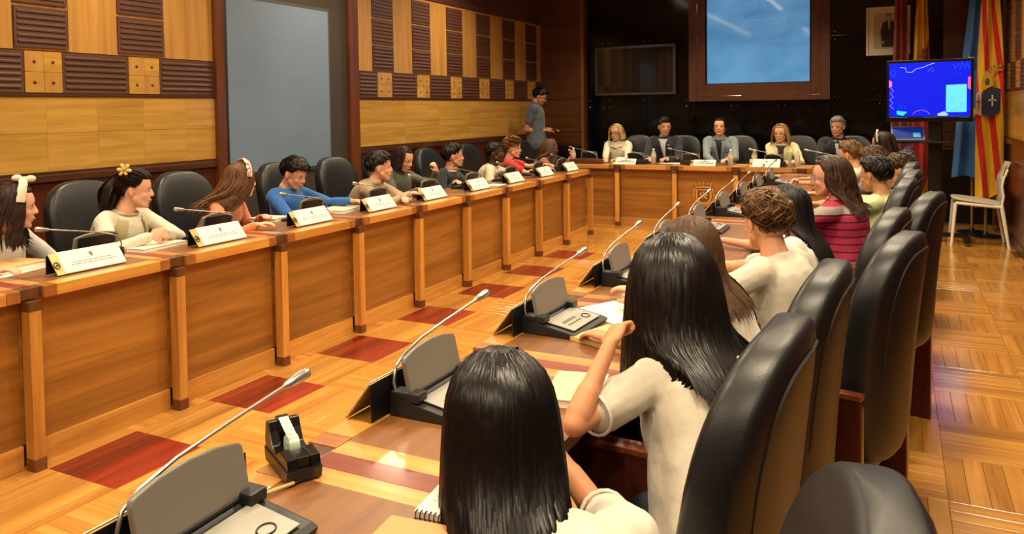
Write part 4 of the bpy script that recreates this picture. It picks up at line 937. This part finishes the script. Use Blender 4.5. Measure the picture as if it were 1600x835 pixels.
    mb.ell(H(0, .066, -.092), (.018*hk, .016*hk, .014*hk), M=Hm, n=10, m=6); mb.cap(H(-.028, .066, .020), .010*hk, H(.028, .066, .020), .010*hk)
    for s_ in (-1, 1):
        mb.ell(H(s_*.036, .052, -.028), (.018*hk, .018*hk, .018*hk), M=Hm, n=10, m=6); mb.cap(H(s_*.048, .01, -.05), .020*hk, H(s_*.018, .052, -.084), .018*hk)
        Me = Hm @ Matrix.Rotation(s_*.35, 3, 'Z'); mb.ell(H(s_*.077, -.012, -.006), (.007*hk, .017*hk, .029*hk), M=Me, n=12, m=8); mb.ell(H(s_*.076, -.008, -.03), (.006*hk, .009*hk, .011*hk), M=Me, n=8, m=6)
    mb.cap(H(0, .074, .012), .0075*hk, H(0, .092, -.021), .0095*hk, n=10); mb.ell(H(0, .093, -.025), (.0115*hk, .010*hk, .009*hk), M=Hm, n=10, m=6)
    for s_ in (-1, 1): mb.ell(H(s_*.011, .086, -.028), (.007*hk, .009*hk, .007*hk), M=Hm, n=8, m=6)
    mb.ell(H(0, .079, -.052), (.022*hk, .012*hk, .006*hk), M=Hm, n=12, m=6); mb.ell(H(0, .077, -.063), (.019*hk, .012*hk, .0065*hk), M=Hm, n=12, m=6)
    th = .86 if S < 1.6 else (.9 if fem else 1.05)
    for i, (Sx, E, W, sd) in enumerate(arms):
        mb.cap(Sx, .046*k*th, E, .036*k*th); mb.cap(E, .037*k*th, W, .024*k*th); mb.cap(E.lerp(W, .12), .041*k*th, E.lerp(W, .4), .037*k*th)
        h = (hdir or [None, None])[i]
        if h: fd, nr, cu = V(h[0]), V(h[1]), h[2]
        else: fd = (W-E); fd.z *= .25; nr = Z; cu = 22
        hand(mb, W, fd, nr, -sd, k*1.02, cu)
    me = fuse(mb, 'body', vox if near else .0052, 3, .25)
    SK = mat(skin, .5, spec=.35, noise=.06, nscale=18, bump=.03, bscale=120)
    bo = link('body', me, SK, root)
    # clothing
    mb = MB(); torso(mb, .010)
    for Sx, E, W, sd in arms:
        mb.cap(Sx, .055*k, Sx.lerp(E, .5), .053*k)
        if sleeve == 'long': mb.cap(Sx, .058*k, E, .047*k); mb.cap(E, .048*k, E.lerp(W, .9), .036*k)
        else: mb.cap(Sx, .060*k, Sx.lerp(E, .62), .060*k)
    if collar == 'high': mb.cap(nb+Z*.01, .060*hk, shc, .08*k)
    elif collar == 'hood':
        for t in range(8):
            a0, a1 = PI*.15+t*PI*1.7/8+0, PI*.15+(t+1)*PI*1.7/8
            q = lambda a: nb+Lb*cos(a+PI*.5+.0)*.075*k*1.3*-1-Fb*(.01)+Fb*sin(a+PI*.5)*.07*k-Z*.0
            mb.cap(q(a0), .030*k, q(a1), .030*k)
    me = fuse(mb, 'top', .0065 if near else .008, 3, .35, wr=.012*k)
    tm = topmat or mat(top, .8, noise=.05, nscale=20, bump=.25, bscale=25, sheen=.2)
    to = link('shirt' if sleeve == 'short' else 'sweater', me, tm, root)
    if sleeve == 'short': # sleeve hem and neckline edge
        for Sx, E, W, sd in arms:
            d = (E-Sx).normalized(); q = Sx.lerp(E, .62)+d*.055*k; A_ = d.orthogonal().normalized(); B_ = d.cross(A_)
    mb = MB(); nr_ = .058*hk; cn = nb-Z*.012+Fb*.004
    mb.tube([cn+Lb*nr_*1.12*cos(t)+Fb*nr_*sin(t)-Z*(.012*sin(t)) for t in [2*PI*i/20 for i in range(21)]], .0055, 6, cap=False)
    mb.obj('neckband', mat(vest or top, .8) if not collar == 'white' else mat('#e6e0d2', .7), to, smooth=60)
    if vest:
        mb = MB(); vm_ = mat(vest, .85, bump=.2, bscale=60)
        for lo, hi, tmax in ((-.30, 1.12, .94), (2.02, 3.44, .94), (3.44, 5.98, .94)):
            n_ = 10; rows = [t for t in (-.1, 0, .14, .32, .5, .66, .76, .84, .9, .94) if t <= tmax]; vs = []
            for g in (.016, .026):
                for t in rows:
                    q0 = [q for q in SEC if q[0] <= t][-1]; q1 = [q for q in SEC if q[0] >= t][0]; f = 0 if q1[0] == q0[0] else (t-q0[0])/(q1[0]-q0[0]); w_ = q0[1]+(q1[1]-q0[1])*f; d_ = q0[2]+(q1[2]-q0[2])*f
                    l2, h2 = lo, hi
                    if t > .6 and hi < 1: l2 = lo+.55*min(1, (t-.6)/.15)
                    if t > .6 and 2 < lo < 3: h2 = hi-.55*min(1, (t-.6)/.15)
                    if t > .6 and lo > 3: l2 = lo+.5*min(1, (t-.6)/.15); h2 = hi-.5*min(1, (t-.6)/.15)
                    for i in range(n_+1):
                        a_ = l2+(h2-l2)*i/n_; vs.append(hp.lerp(nb, t)+Lb*(w_*k*stout+g)*math.copysign(abs(cos(a_))**.85, cos(a_))+Ff*(d_*k*stout+g)*math.copysign(abs(sin(a_))**.85, sin(a_)))
            N_ = len(rows)*(n_+1); c_ = n_+1
            fs = [(i*c_+j+o_, i*c_+j+1+o_, (i+1)*c_+j+1+o_, (i+1)*c_+j+o_) for o_ in (0, N_) for i in range(len(rows)-1) for j in range(n_)]
            for i in range(len(rows)-1): fs += [(i*c_, (i+1)*c_, (i+1)*c_+N_, i*c_+N_), (i*c_+n_, (i+1)*c_+n_, (i+1)*c_+n_+N_, i*c_+n_+N_)]
            for j in range(n_): t_ = (len(rows)-1)*c_; fs += [(t_+j, t_+j+1, t_+j+1+N_, t_+j+N_)]
            mb.add(vs, fs)
        mb.obj('vest', vm_, root, smooth=60)
    # legs
    mb = MB()
    for s_ in (-1, 1):
        h0 = hp+Lb*s_*.085*k
        if stand: kn = h0-Z*.47*k+Fb*.02; an = V((kn.x, kn.y, .09))-Fb*.02
        else: kn = h0+Fb*.40*k; kn.z = .47+.03; an = V((kn.x, kn.y, .10))-Fb*.04
        mb.cap(h0, .085*k, kn, .062*k); mb.cap(kn, .062*k, an, .045*k)
        sh = MB(); sh.ell(an+Fb*.05*k-Z*.045, (.045*k, .13*k, .045), M=Matrix((Lb, Fb, Z)).transposed(), n=12, m=8, e=.7)
        so = sh.obj('shoe', mat('#c9c5ba' if seed % 3 == 0 else '#26221f', .5), root, smooth=60)
    mb.ell(hp, (.17*k*stout, .13*k*stout, .125*k), M=Matrix((Lb, Fb, Z)).transposed(), n=16, m=10)
    link('trousers', fuse(mb, 'trousers', .014, 3, .5), mat(trousers, .8, bump=.2, bscale=50), root)
    # face details
    for s_ in (-1, 1):
        e = MB(); e.ell(H(s_*.030, .0635, .001), (.0125*hk, .0100*hk, .0072*hk), M=Hm, n=12, m=8); eo = e.obj('eye', mat('#d8cfc4', .25), root, smooth=80)
        e = MB(); e.ell(H(s_*.030, .0715, .0005), (.0060*hk, .003*hk, .0062*hk), M=Hm, n=10, m=6); e.obj('iris', mat('#1e120c', .15), eo, smooth=80)
        e = MB(); e.tube([H(s_*(.030+x*.0145), .0735-abs(x)*.004-.002*(x > 0), .0062-x*x*.004) for x in (-1, -.5, 0, .5, 1)], .0016*hk, 5); e.obj('eyelid', mat('#4a2c1e', .6), eo)
        e = MB(); e.tube([H(s_*(.030+x*.018), .0785-.004*max(0, x)-.004*x*x, .021-x*x*.004) for x in (-1, -.5, 0, .5, 1)], [.0015*hk, .0028*hk, .003*hk, .0025*hk, .001*hk], 5, flat=.5); e.obj('eyebrow', mat(brow, .7), root)
    e = MB(); e.tube([H(x*.022, .0895-.006*x*x, -.0575+.003*x*x) for x in (-1, -.6, -.2, .2, .6, 1)], [.001*hk, .0035*hk, .0048*hk, .0048*hk, .0035*hk, .001*hk], 6, flat=.8); e.obj('lips', mat(lips, .45), root, smooth=70)
    if glasses:
        g = MB()
        for s_ in (-1, 1):
            g.tube([H(s_*.031+.023*cos(t), .090, .001+.018*sin(t)) for t in [2*PI*i/16 for i in range(17)]], .0020*hk, 5, cap=False); g.tube([H(s_*.053, .088, .006), H(s_*.078, .04, .008), H(s_*.082, -.005, .004)], .0018*hk, 5)
        g.tube([H(-.009, .092, .004), H(.009, .092, .004)], .002*hk, 5); g.obj('glasses', mat(glasses, .25, metal=.3), root)
    def collide(g):
        q = g.copy(); t = (q-hp).dot(sp)/(nb-hp).length
        if -.15 < t < .98:
            for q0, q1 in zip(SEC[:-1], SEC[1:]):
                if q0[0] <= t <= q1[0]: f = (t-q0[0])/(q1[0]-q0[0]); w_ = (q0[1]+(q1[1]-q0[1])*f)*k*stout+.026; d_ = (q0[2]+(q1[2]-q0[2])*f)*k*stout+.024
            cc = hp.lerp(nb, t); x = (q-cc).dot(Lb); y = (q-cc).dot(Ff)
            if (x/w_)**2+(y/d_)**2 < 1: y2 = d_*math.sqrt(max(0, 1-(x/w_)**2)); q += Ff*((y2 if y > .03 else -y2)-y)
        u = max(0, min(1, (q-SR).dot(SL-SR)/(SL-SR).length_squared)); n_ = SR.lerp(SL, u); r_ = .076*k+.018; v = q-n_
        if v.length < r_:
            y = v.dot(Ff); zz = v.dot(sp); y2 = math.sqrt(max(0, r_*r_-zz*zz)); q += Ff*((y2 if y > .03 else -y2)-y)
        return q
    build_hair(root, (c, Hm, hk), st or dict(kind='short'), hair, rnd, collide)
    for o in root.children_recursive:
        if o.parent == root: o.matrix_parent_inverse = Matrix.Translation(-off)
    return root, H, arms, (nb, shc, Lb, Fb, Ff, sp, depth_at, hp)
SHORT = dict(kind='short', n=300, w=.008, thick=.008, lift=.012)
def hs(**k): d = dict(SHORT); d.update(k); return d
def hl(**k): d = dict(kind='long', n=190, w=.013, thick=.006, len=.22, line=(56, 92, 128)); d.update(k); return d
SKL = '#dba585'
# ---------- left desk children (facing +X)
T = .785
A1 = person('girl with a cream bow headband and pale sweater, leftmost of all', (-3.72, 2.21, 1.03), 58, -8, S=1.42, byaw=15, hip=(-3.93, 2.18), nboff=(-.04, 0, 0), hands=[(-3.66, 2.56, T), (-3.48, 1.98, T)], top='#c9c4bd', hair='#2c190f', skin=SKL, st=hl(len=.2, wave=.008), fem=True, seed=11, trousers='#3a3a44')
A2 = person('girl with a yellow flower clip, sage vest and clasped hands at the left desk', (-3.74, 2.87, 1.045), 47, -8, S=1.42, byaw=8, hip=(-3.93, 2.83), hands=[(-3.50, 2.87, T+.035), (-3.50, 2.77, T+.03)], hdir=[((.25, -1, .1), (1, 0, .3), 45), ((.45, 1, .1), (1, -.1, .5), 45)], elbows=[(.0, 1, -.6), (.0, -1, -.6)], top='#d2ccb8', vest='#a8a077', hair='#24150d', skin='#dfa98a', st=dict(kind='pony', n=260, w=.010, thick=.007, len=.24, tie=(.0, -.10, .055), tailw=.045), fem=True, seed=12)
A3 = person('girl in a peach top with a red and white patterned headband, turned away', (-3.70, 3.60, 1.03), 72, -5, S=1.42, byaw=20, hip=(-3.93, 3.50), nboff=(-.04, 0, 0), hands=[(-3.66, 3.72, T), (-3.42, 3.44, T)], top='#d47d52', hair='#5a3a20', skin='#dba888', st=hl(len=.22, wave=.012, drift=(-.10, -.14, .02), spread=.02, n=260), fem=True, seed=13)
A4 = person('boy in a bright blue sweatshirt looking down at the left desk', (-3.84, 4.24, 1.015), 8, -24, S=1.42, byaw=5, hip=(-3.96, 4.3), hands=[(-3.50, 4.44, T+.03), (-3.52, 4.10, T)], top='#1d5fa8', hair='#1d130e', skin='#d39c7a', st=hs(line=(68, 97, 138), fringe=8, thick=.012, lift=.010, sweep=.1), seed=14)
A5 = person('boy in a beige striped hoodie leaning on folded arms', (-3.60, 4.93, 1.02), 35, -4, S=1.42, byaw=15, hip=(-3.93, 4.95), hands=[(-3.34, 4.86, T+.01), (-3.36, 4.98, T+.03)], elbows=[(.1, 1, -.5), (.1, -1, -.5)], top='#a58a68', hair='#1c120c', skin='#d9a282', st=hs(thick=.011, fringe=6, sweep=.3), collar='hood', seed=15)
A6 = person('girl in a dark green sweater with a hand at her mouth', (-3.84, 5.60, 1.035), 2, -22, S=1.42, byaw=-5, hip=(-3.96, 5.66), hands=[(-3.58, 5.72, .93), (-3.64, 5.52, T)], hdir=[((.0, -.5, .8), (1, 0, .2), 60), None], top='#4c4f3c', hair='#2e1c10', skin='#d9a282', st=hl(len=.1, line=(50, 90, 126), n=170), fem=True, seed=16, collar='high')
A7 = person('boy in a navy sweater with short black hair at the left desk', (-3.78, 6.35, 1.015), 34, 0, S=1.42, byaw=8, hip=(-3.96, 6.38), hands=[(-3.50, 6.28, T+.01), (-3.66, 6.18, T+.01)], hdir=[None, ((.6, -.5, 0), (0, 0, 1), 12)], top='#181a24', hair='#17100c', skin='#cf9674', st=hs(thick=.010), collar='white', seed=17)
A8 = person('boy with dark skin in a cream T-shirt with one arm on the desk', (-3.74, 7.13, 1.00), 14, 5, S=1.42, byaw=25, hip=(-3.96, 7.16), hands=[(-3.42, 7.2, T), (-3.64, 6.98, T+.01)], sleeve='short', top='#d3cbb0', hair='#0d0908', skin='#4a2a1a', st=hs(thick=.002, lift=.003, w=.006, wave=.5), seed=18, lips='#4a2218', brow='#0d0908')
A9 = person('curly-haired boy in a red jersey reaching forward', (-3.84, 7.75, 1.02), 8, -5, S=1.42, byaw=25, hip=(-3.96, 7.8), hands=[(-3.36, 7.90, T+.04), (-3.42, 7.68, T+.02)], sleeve='short', top='#b81f18', hair='#7c5530', skin='#d9a282', st=hs(thick=.010, lift=.024, wave=.7, fq=9, w=.011, line=(60, 94, 136), n=280), seed=19, collar='white')
A10 = person('girl with long wavy brown hair at the far end of the left desk', (-3.66, 8.38, .99), 52, -5, S=1.40, byaw=15, hip=(-3.93, 8.42), hands=[(-3.50, 8.62, .88), (-3.38, 8.3, T)], hdir=[((.1, -.1, 1), (1, .3, 0), 50), None], sleeve='short', top='#8a5a40', hair='#4a3020', skin='#cf9674', st=hl(len=.2, wave=.014, n=220), fem=True, seed=20)
# ---------- standing man
A11 = person('man in a grey-blue polo shirt standing by the left wall looking at his phone', (-4.42, 9.78, 1.625), 22, -28, S=1.75, byaw=20, stand=True, hip=(-4.46, 9.74), hands=[(-4.34, 9.92, 1.17), (-4.33, 9.72, 1.16)], elbows=[(-.8, -.3, -1), (-.8, -.4, -1)], sleeve='short', top='#4c5560', hair='#0f0c0b', skin='#b87f5a', st=hs(thick=.012, n=160), trousers='#15161c', seed=21, collar='high')
# ---------- right desk children (facing -X)
K1 = person('nearest child, a girl with long straight black hair seen from behind', (-.635, 1.215, .905), 124, -14, S=1.40, byaw=130, hip=(-.36, 1.0), nboff=(.08, .0, -.035), hands=[(-.76, 1.38, T), (-.68, 1.46, T)], sleeve='short', top='#cfc7b6', hair='#0d0706', skin='#c98a62', st=hl(len=.50, n=1000, w=.0085, wave=.0015, spread=.025, n2=10, sides=4, part=.004, rough=.34, face=.85, thick=.012, puff=.010, backward=.06), fem=True, seed=31, near=True)
K2 = person('girl with long black hair leaning an elbow on the table, seen from behind', (-.505, 1.915, 1.015), 120, -12, S=1.42, byaw=140, hip=(-.33, 1.66), nboff=(.035, -.01, -.055), hands=[(-.57, 1.62, .925), (-.76, 2.12, T)], epos=[(-.60, 1.48, .792), None], hdir=[((.05, .8, .45), (-.5, -.4, .8), 60), None], elbows=[(-.9, -.7, -.9), None], sleeve='short', top='#c9bfac', stout=1.1, hair='#0f0907', skin='#c98a62', st=hl(len=.34, n=1000, w=.009, wave=.005, spread=.028, n2=10, part=.004, rough=.34, face=.85, thick=.014, puff=.018, backward=.035), fem=True, seed=32, near=True)
K3 = person('brown-haired girl mostly hidden behind the large black-haired head', (-.60, 2.50, .985), 135, -12, S=1.38, byaw=165, hip=(-.40, 2.46), hands=[(-.80, 2.52, T), (-.84, 2.7, T)], sleeve='short', top='#cfc5b2', hair='#4c331c', skin='#d9a282', st=hl(len=.24, n=260, wave=.006), fem=True, seed=33)
K4 = person('boy with tousled light brown hair in a white T-shirt, arms folded on the table', (-.445, 3.02, 1.015), 138, -10, S=1.42, byaw=160, hip=(-.30, 2.93), hands=[(-.74, 2.86, T+.01), (-.78, 3.0, T+.03)], elbows=[(0, -1, -.4), (-.3, 1, -.4)], sleeve='short', top='#cdc5b2', hair='#5e4024', skin='#d59a74', st=hs(n=800, thick=.010, lift=.015, wave=.28, fq=5, w=.0058, sweep=.15, line=(62, 95, 138)), seed=34, near=True)
K5 = person('girl with straight black hair in a white ruffled top, seen from behind', (-.44, 3.66, .985), 140, -12, S=1.38, byaw=170, hip=(-.30, 3.62), hands=[None, (-.8, 3.9, T)], sleeve='short', top='#dfd9cc', hair='#0e0908', skin='#cf9674', st=hl(len=.30, n=300, wave=.002), fem=True, seed=35)
def stripe_mat():
    m_, nt, b = newmat('striped_jersey'); N = nt.nodes; L = nt.links; tc = N.new('ShaderNodeTexCoord'); sp = N.new('ShaderNodeSeparateXYZ'); L.new(tc.outputs['Object'], sp.inputs[0])
    a = N.new('ShaderNodeMath'); a.operation = 'MULTIPLY'; a.inputs[1].default_value = 26; L.new(sp.outputs[2], a.inputs[0]); f = N.new('ShaderNodeMath'); f.operation = 'FRACT'; L.new(a.outputs[0], f.inputs[0])
    r_ = N.new('ShaderNodeValToRGB'); r_.color_ramp.interpolation = 'CONSTANT'; e = r_.color_ramp.elements; e[0].color = lin('#a82048'); e[1].position = .80; e[1].color = lin('#3a0c18'); L.new(f.outputs[0], r_.inputs[0])
    g = N.new('ShaderNodeValToRGB'); g.color_ramp.interpolation = 'CONSTANT'; e = g.color_ramp.elements; e[0].color = (0, 0, 0, 1); e[1].position = .885; e[1].color = (1, 1, 1, 1); q = e.new(.925); q.color = (0, 0, 0, 1); L.new(sp.outputs[2], g.inputs[0])
    mx = N.new('ShaderNodeMix'); mx.data_type = 'RGBA'; L.new(g.outputs[0], mx.inputs[0]); L.new(r_.outputs[0], mx.inputs[6]); mx.inputs[7].default_value = lin('#9a8e88'); L.new(mx.outputs[2], b.inputs['Base Color']); b.inputs['Roughness'].default_value = .75; return m_
K6 = person('girl with glasses in a magenta striped jersey, hand at her mouth', (-.325, 4.50, 1.065), 178, -6, S=1.52, byaw=165, hip=(-.24, 4.48), hands=[(-.50, 4.36, .97), (-.62, 4.7, T)], hdir=[((-.1, .3, .8), (-1, 0, .3), 50), None], top='#a82048', topmat=stripe_mat(), hair='#3a2416', skin='#d6a080', st=hl(len=.21, wave=.018, fq=9, n=320, drift=(.01, 0, 0), backward=.02, face=1.45, spread=.012), fem=True, seed=36, glasses='#8890b0', hd_scale=1.0, stout=1.15, near=True)
K7 = person('boy with dark hair in a pale green T-shirt, seen from behind', (-.125, 5.35, 1.01), 150, -8, S=1.45, byaw=165, hip=(-.10, 5.25), hands=[(-.6, 5.1, T), (-.62, 5.5, T)], sleeve='short', top='#c3cb94', hair='#1a110c', skin='#c48c68', st=hs(n=260, thick=.011, lift=.010, wave=.25, w=.006, line=(62, 95, 138)), seed=37)
K8 = person('boy with brown hair in a dark olive shirt beside the pale green one', (.02, 5.72, 1.01), 172, -14, S=1.42, byaw=170, hip=(.03, 5.74), hands=[(-.55, 5.6, T), (-.56, 5.95, T)], sleeve='short', top='#5a5a3e', hair='#3a2616', skin='#cf9674', st=hs(n=220), seed=38)
K9 = person('boy with brown hair whose head shows behind the dark-haired boy in green', (-.16, 6.35, 1.02), 150, -20, S=1.42, byaw=170, hip=(-.08, 6.35), hands=[(-.6, 6.2, T), (-.62, 6.6, T)], sleeve='short', top='#6a5a48', hair='#4a3018', skin='#cf9674', st=hs(n=200), seed=39)
K10 = person('boy with light brown hair and a white collar near the head desk', (-.36, 7.15, 1.03), 160, -12, S=1.42, byaw=170, hip=(-.22, 7.15), hands=[(-.8, 7.0, T), (-.8, 7.35, T)], sleeve='short', top='#d8d0bc', hair='#6a4826', skin='#d59a74', st=hs(n=220), seed=40)
K11 = person('dark-haired girl with a white headband, farthest of the right row', (-.12, 7.75, 1.095), 172, -8, S=1.5, byaw=175, hip=(-.05, 7.75), hands=[(-.6, 7.6, T), (-.6, 7.9, T)], top='#3a3a3c', hair='#24160e', skin='#cf9674', st=hl(len=.14, n=200), fem=True, seed=41)
# ---------- head desk adults (facing -Y)
G1 = person('blonde woman with glasses in a cream top at the head desk', (-3.40, 10.0, 1.125), -98, -10, S=1.64, byaw=-92, hip=(-3.38, 10.12), hands=[(-3.42+.16, 9.62, T), (-3.40, 9.58, T)], hair='#c4a672', top='#d8d0b4', skin='#d9a282', st=hl(len=.10, wave=.012, n=230, w=.012, puff=.006), fem=True, seed=51, glasses='#1a1412', collar='high', lips='#9a4034')
G2 = person('man in a navy jacket and light shirt at the head desk', (-2.73, 10.0, 1.20), -62, -6, S=1.78, byaw=-88, hip=(-2.70, 10.12), hands=[(-2.60, 9.62, T+.02), (-2.82, 9.60, T+.02)], hair='#15100d', top='#141826', skin='#cf9674', st=hs(n=200, lift=.014), seed=52)
G3 = person('woman in a pale denim jacket speaking into a microphone at the head desk', (-2.02, 10.0, 1.20), -84, 0, S=1.68, byaw=-88, hip=(-2.0, 10.12), hands=[(-1.86, 9.62, T+.02), (-2.04, 9.60, T+.01)], hair='#120c0a', top='#77868c', skin='#d9a282', st=hl(len=.03, n=160, line=(52, 92, 126)), fem=True, seed=53, lips='#8a2c28', stout=1.1)
G4 = person('woman with long light brown hair in a pale yellow jacket', (-1.28, 9.98, 1.12), -100, -8, S=1.62, byaw=-90, hip=(-1.26, 10.1), hands=[(-1.06, 9.62, T+.02), (-1.22, 9.66, T+.01)], hair='#a4835a', top='#ddd7a4', skin='#dba788', st=hl(len=.15, n=230, wave=.006, puff=.008, spread=.02), fem=True, seed=54, glasses='#c0a878')
G5 = person('grey-haired man in a black jacket at the right end of the head desk', (-.635, 9.98, 1.195), -108, -6, S=1.78, byaw=-92, hip=(-.60, 10.12), hands=[(-.46, 9.62, T+.01), (-.70, 9.66, T+.01)], hair='#7c756a', top='#15151a', skin='#c8937a', st=hs(n=200, thick=.006), seed=55, brow='#5a5248')
def pr(P_, nm, fn, mt, smooth=60):
    root, H, arms, (nb, shc, Lb, Fb, Ff, sp, DA, hp_) = P_; global DEP; DEP = lambda d: DA(1-d/(nb-hp_).length); mb = MB(); fn(mb, H, nb, shc, Lb, Fb, Ff, sp, arms); o = mb.obj(nm, mt, root, smooth=smooth); o.matrix_parent_inverse = Matrix.Translation(-V(root.location)); return o
# shirts, lapels, scarf of the adults
def shirt_front(w0=.062, w1=.014, l=.27, d=.118):
    def fn(mb, H, nb, shc, Lb, Fb, Ff, sp, arms):
        rows = 7; vs = []
        for i in range(rows+1):
            t = i/rows; wd = w0*(1-t)+w1*t
            for x in (-1, -.4, .4, 1):
                z = -t*l+.022; dd = DEP(.045*.95-z)+.016-.010*x*x
                vs.append(shc+Lb*x*wd+Ff*dd+sp*z)
        n = len(vs); vs += [v-Ff*.03 for v in vs]
        fs = []
        for i in range(rows):
            for j in range(3): a = i*4+j; fs += [(a, a+1, a+5, a+4), (a+n+4, a+n+5, a+n+1, a+n)]
            a = i*4; fs += [(a, a+4, a+4+n, a+n), (a+3, a+3+n, a+7+n, a+7)]
        mb.add(vs, fs)
    return fn
for P_, c_ in ((G2, '#b9c2cc'), (G5, '#b9c0cc'), (G3, '#0d0b0c'), (G4, '#2a2024')): pr(P_, 'shirt_front', shirt_front(), mat(c_, .7))
def lapels(mb, H, nb, shc, Lb, Fb, Ff, sp, arms):
    for s_ in (-1, 1):
        pts = [nb+Lb*s_*.05-Fb*.03+sp*.012, nb+Lb*s_*.064+Fb*.03+sp*.0]
        for d_, x_ in ((.03, .056), (.08, .052), (.14, .042), (.2, .03), (.26, .016)): pts.append(shc+Lb*s_*x_+Ff*(DEP(.043+d_)+.016)-sp*d_)
        mb.tube(pts, [.012, .016, .020, .022, .020, .016, .008], 8, flat=.4)
for P_, c_ in ((G2, '#10131f'), (G5, '#0f0f13'), (G3, '#6c7b82'), (G4, '#d0ca98')): pr(P_, 'collar', lapels, mat(c_, .75))
def denim(mb, H, nb, shc, Lb, Fb, Ff, sp, arms):
    for s_ in (-1, 1):
        if s_ != DSIDE: continue
        q = shc+Lb*s_*.085+Ff*(DEP(.143)+.006)-sp*.10; mb.box(-.03, .03, -.004, .004, -.03, .03, M=Matrix.Translation(q) @ Matrix((Lb, Ff, sp)).transposed().to_4x4())
for DSIDE in (-1, 1): pr(G3, 'chest_pocket', denim, mat('#64737a', .8))
pr(G1, 'cowl', lambda mb, H, nb, shc, Lb, Fb, Ff, sp, arms: [mb.tube([nb+Lb*(.075+.012*j)*cos(t)+Fb*((.07+.02*j)*sin(t)+.01)-V((0, 0, 1))*(.01+.022*j+.02*max(0, sin(t))) for t in [2*PI*i/20 for i in range(21)]], .016, 8, cap=False) for j in range(3)], mat('#d8d0b4', .8))
pr(G2, 'lapel_pin', lambda mb, H, nb, shc, Lb, Fb, Ff, sp, arms: mb.ell(shc+Lb*.075+Ff*(DEP(.1)+.018)-sp*.05, (.008, .008, .008), n=8, m=6), mat('#e6e6e6', .3))
# headbands, flower, phone
def band(rad, y0, r_, a0=-1.5, a1=1.5, wob=0):
    def fn(mb, H, nb, shc, Lb, Fb, Ff, sp, arms):
        pts = [H(rad*1.0*sin(a), y0-.0*a*a, .020+(.0295+rad)*cos(a)*.93) for a in [a0+(a1-a0)*i/18 for i in range(19)]]
        mb.tube(pts, [r_*(1+wob*sin(i*2.3)) for i in range(19)], 8, flat=.45)
    return fn
pr(A1, 'headband', band(.089, .022, .021, wob=.12), mat('#dcd2bc', .7, bump=.2, bscale=40))
def bow(mb, H, *a):
    for s_ in (-1, 1): mb.ell(H(s_*.012, .022+s_*.028, .136), (.020, .024, .017), n=12, m=8)
    mb.ell(H(0, .024, .134), (.012, .012, .012), n=10, m=6)
pr(A1, 'bow', bow, mat('#dcd2bc', .7))
hbm, nt, b = newmat('patterned_cloth'); vo = nt.nodes.new('ShaderNodeTexVoronoi'); vo.inputs['Scale'].default_value = 75; tc = nt.nodes.new('ShaderNodeTexCoord'); rp = nt.nodes.new('ShaderNodeValToRGB'); rp.color_ramp.interpolation = 'CONSTANT'
rp.color_ramp.elements[0].color = lin('#a03a34'); rp.color_ramp.elements[1].position = .45; rp.color_ramp.elements[1].color = lin('#e2d2c2'); nt.links.new(tc.outputs['Object'], vo.inputs['Vector']); nt.links.new(vo.outputs['Distance'], rp.inputs[0]); nt.links.new(rp.outputs[0], b.inputs['Base Color']); b.inputs['Roughness'].default_value = .7
pr(A3, 'headband', band(.093, .01, .021, wob=.12), hbm)
pr(K11, 'headband', band(.091, .02, .011), mat('#e8e2d4', .6))
def flower(mb, H, *a):
    c0 = H(-.052, -.062, .103)
    for i in range(6):
        a_ = i*PI/3; d = H(-.056-.012*cos(a_)*.6, -.062+.028*cos(a_), .105+.028*sin(a_)); mb.cap(c0, .006, d, .0105, n=8)
pr(A2, 'flower_clip', flower, mat('#e4c777', .6)); pr(A2, 'flower_centre', lambda mb, H, *a: mb.ell(H(-.066, -.062, .108), (.008, .008, .008), n=8, m=6), mat('#c08a1c', .6))
def ruff(mb, H, nb, shc, Lb, Fb, Ff, sp, arms):
    for Sx, E, W, sd in arms:
        d = (E-Sx).normalized(); A_ = d.orthogonal().normalized(); B_ = d.cross(A_)
        mb.tube([Sx+d*.05+A_*cos(t)*(.058+.006*sin(t*9))+B_*sin(t)*(.058+.006*sin(t*9)) for t in [2*PI*i/36 for i in range(37)]], .008, 6, cap=False)
pr(K5, 'ruffle', ruff, mat('#e6e0d4', .7))
for P_ in (K1, K2):   # rolled hems of the short sleeves
    for ai in (0, 1):
        def hem(mb, H, nb, shc, Lb, Fb, Ff, sp, arms):
            Sx, E, W, sd = arms[ai]; d = (E-Sx).normalized(); A_ = d.orthogonal().normalized(); B_ = d.cross(A_); q = Sx.lerp(E, .74)
            mb.tube([q+A_*cos(t)*.047+B_*sin(t)*.047 for t in [2*PI*i/18 for i in range(19)]], .004, 6, cap=False)
        pr(P_, 'sleeve_hem', hem, P_[0].children[1].data.materials[0])
pr(K3, 'watch', lambda mb, H, nb, shc, Lb, Fb, Ff, sp, arms: mb.tube([arms[0][2].lerp(arms[0][1], .1)+V((.0, cos(t)*.024, sin(t)*.022)) for t in [2*PI*i/12 for i in range(13)]], .006, 6, cap=False), mat('#4a5664', .5))
ph = empty('mobile_phone', (-4.24, 9.86, 1.18), radians(20), 'dark mobile phone held by the standing man', 'phone')
MB().box(-.035, .035, -.07, .07, -.004, .004, M=Matrix.Rotation(.3, 4, 'Y')).obj('phone_case', mat('#2a2420', .3), ph, bev=.003); MB().box(-.031, .031, -.065, .065, .004, .005, M=Matrix.Rotation(.3, 4, 'Y')).obj('phone_screen', mat('#39332c', .1), ph)
#SPOTS
for x, t, ys in ((-3.2, 'left', [2.5+.332*i for i in range(15)]+[8.6, 8.93, 9.26]), (-1.87, 'right', [.9+.332*i for i in range(8)]+[7.2+.332*i for i in range(5)])):
    for y in ys: spot(x, y, 'small round ceiling spotlight in the %s row over the desks' % t, 'ceiling spotlights, %s row' % t)
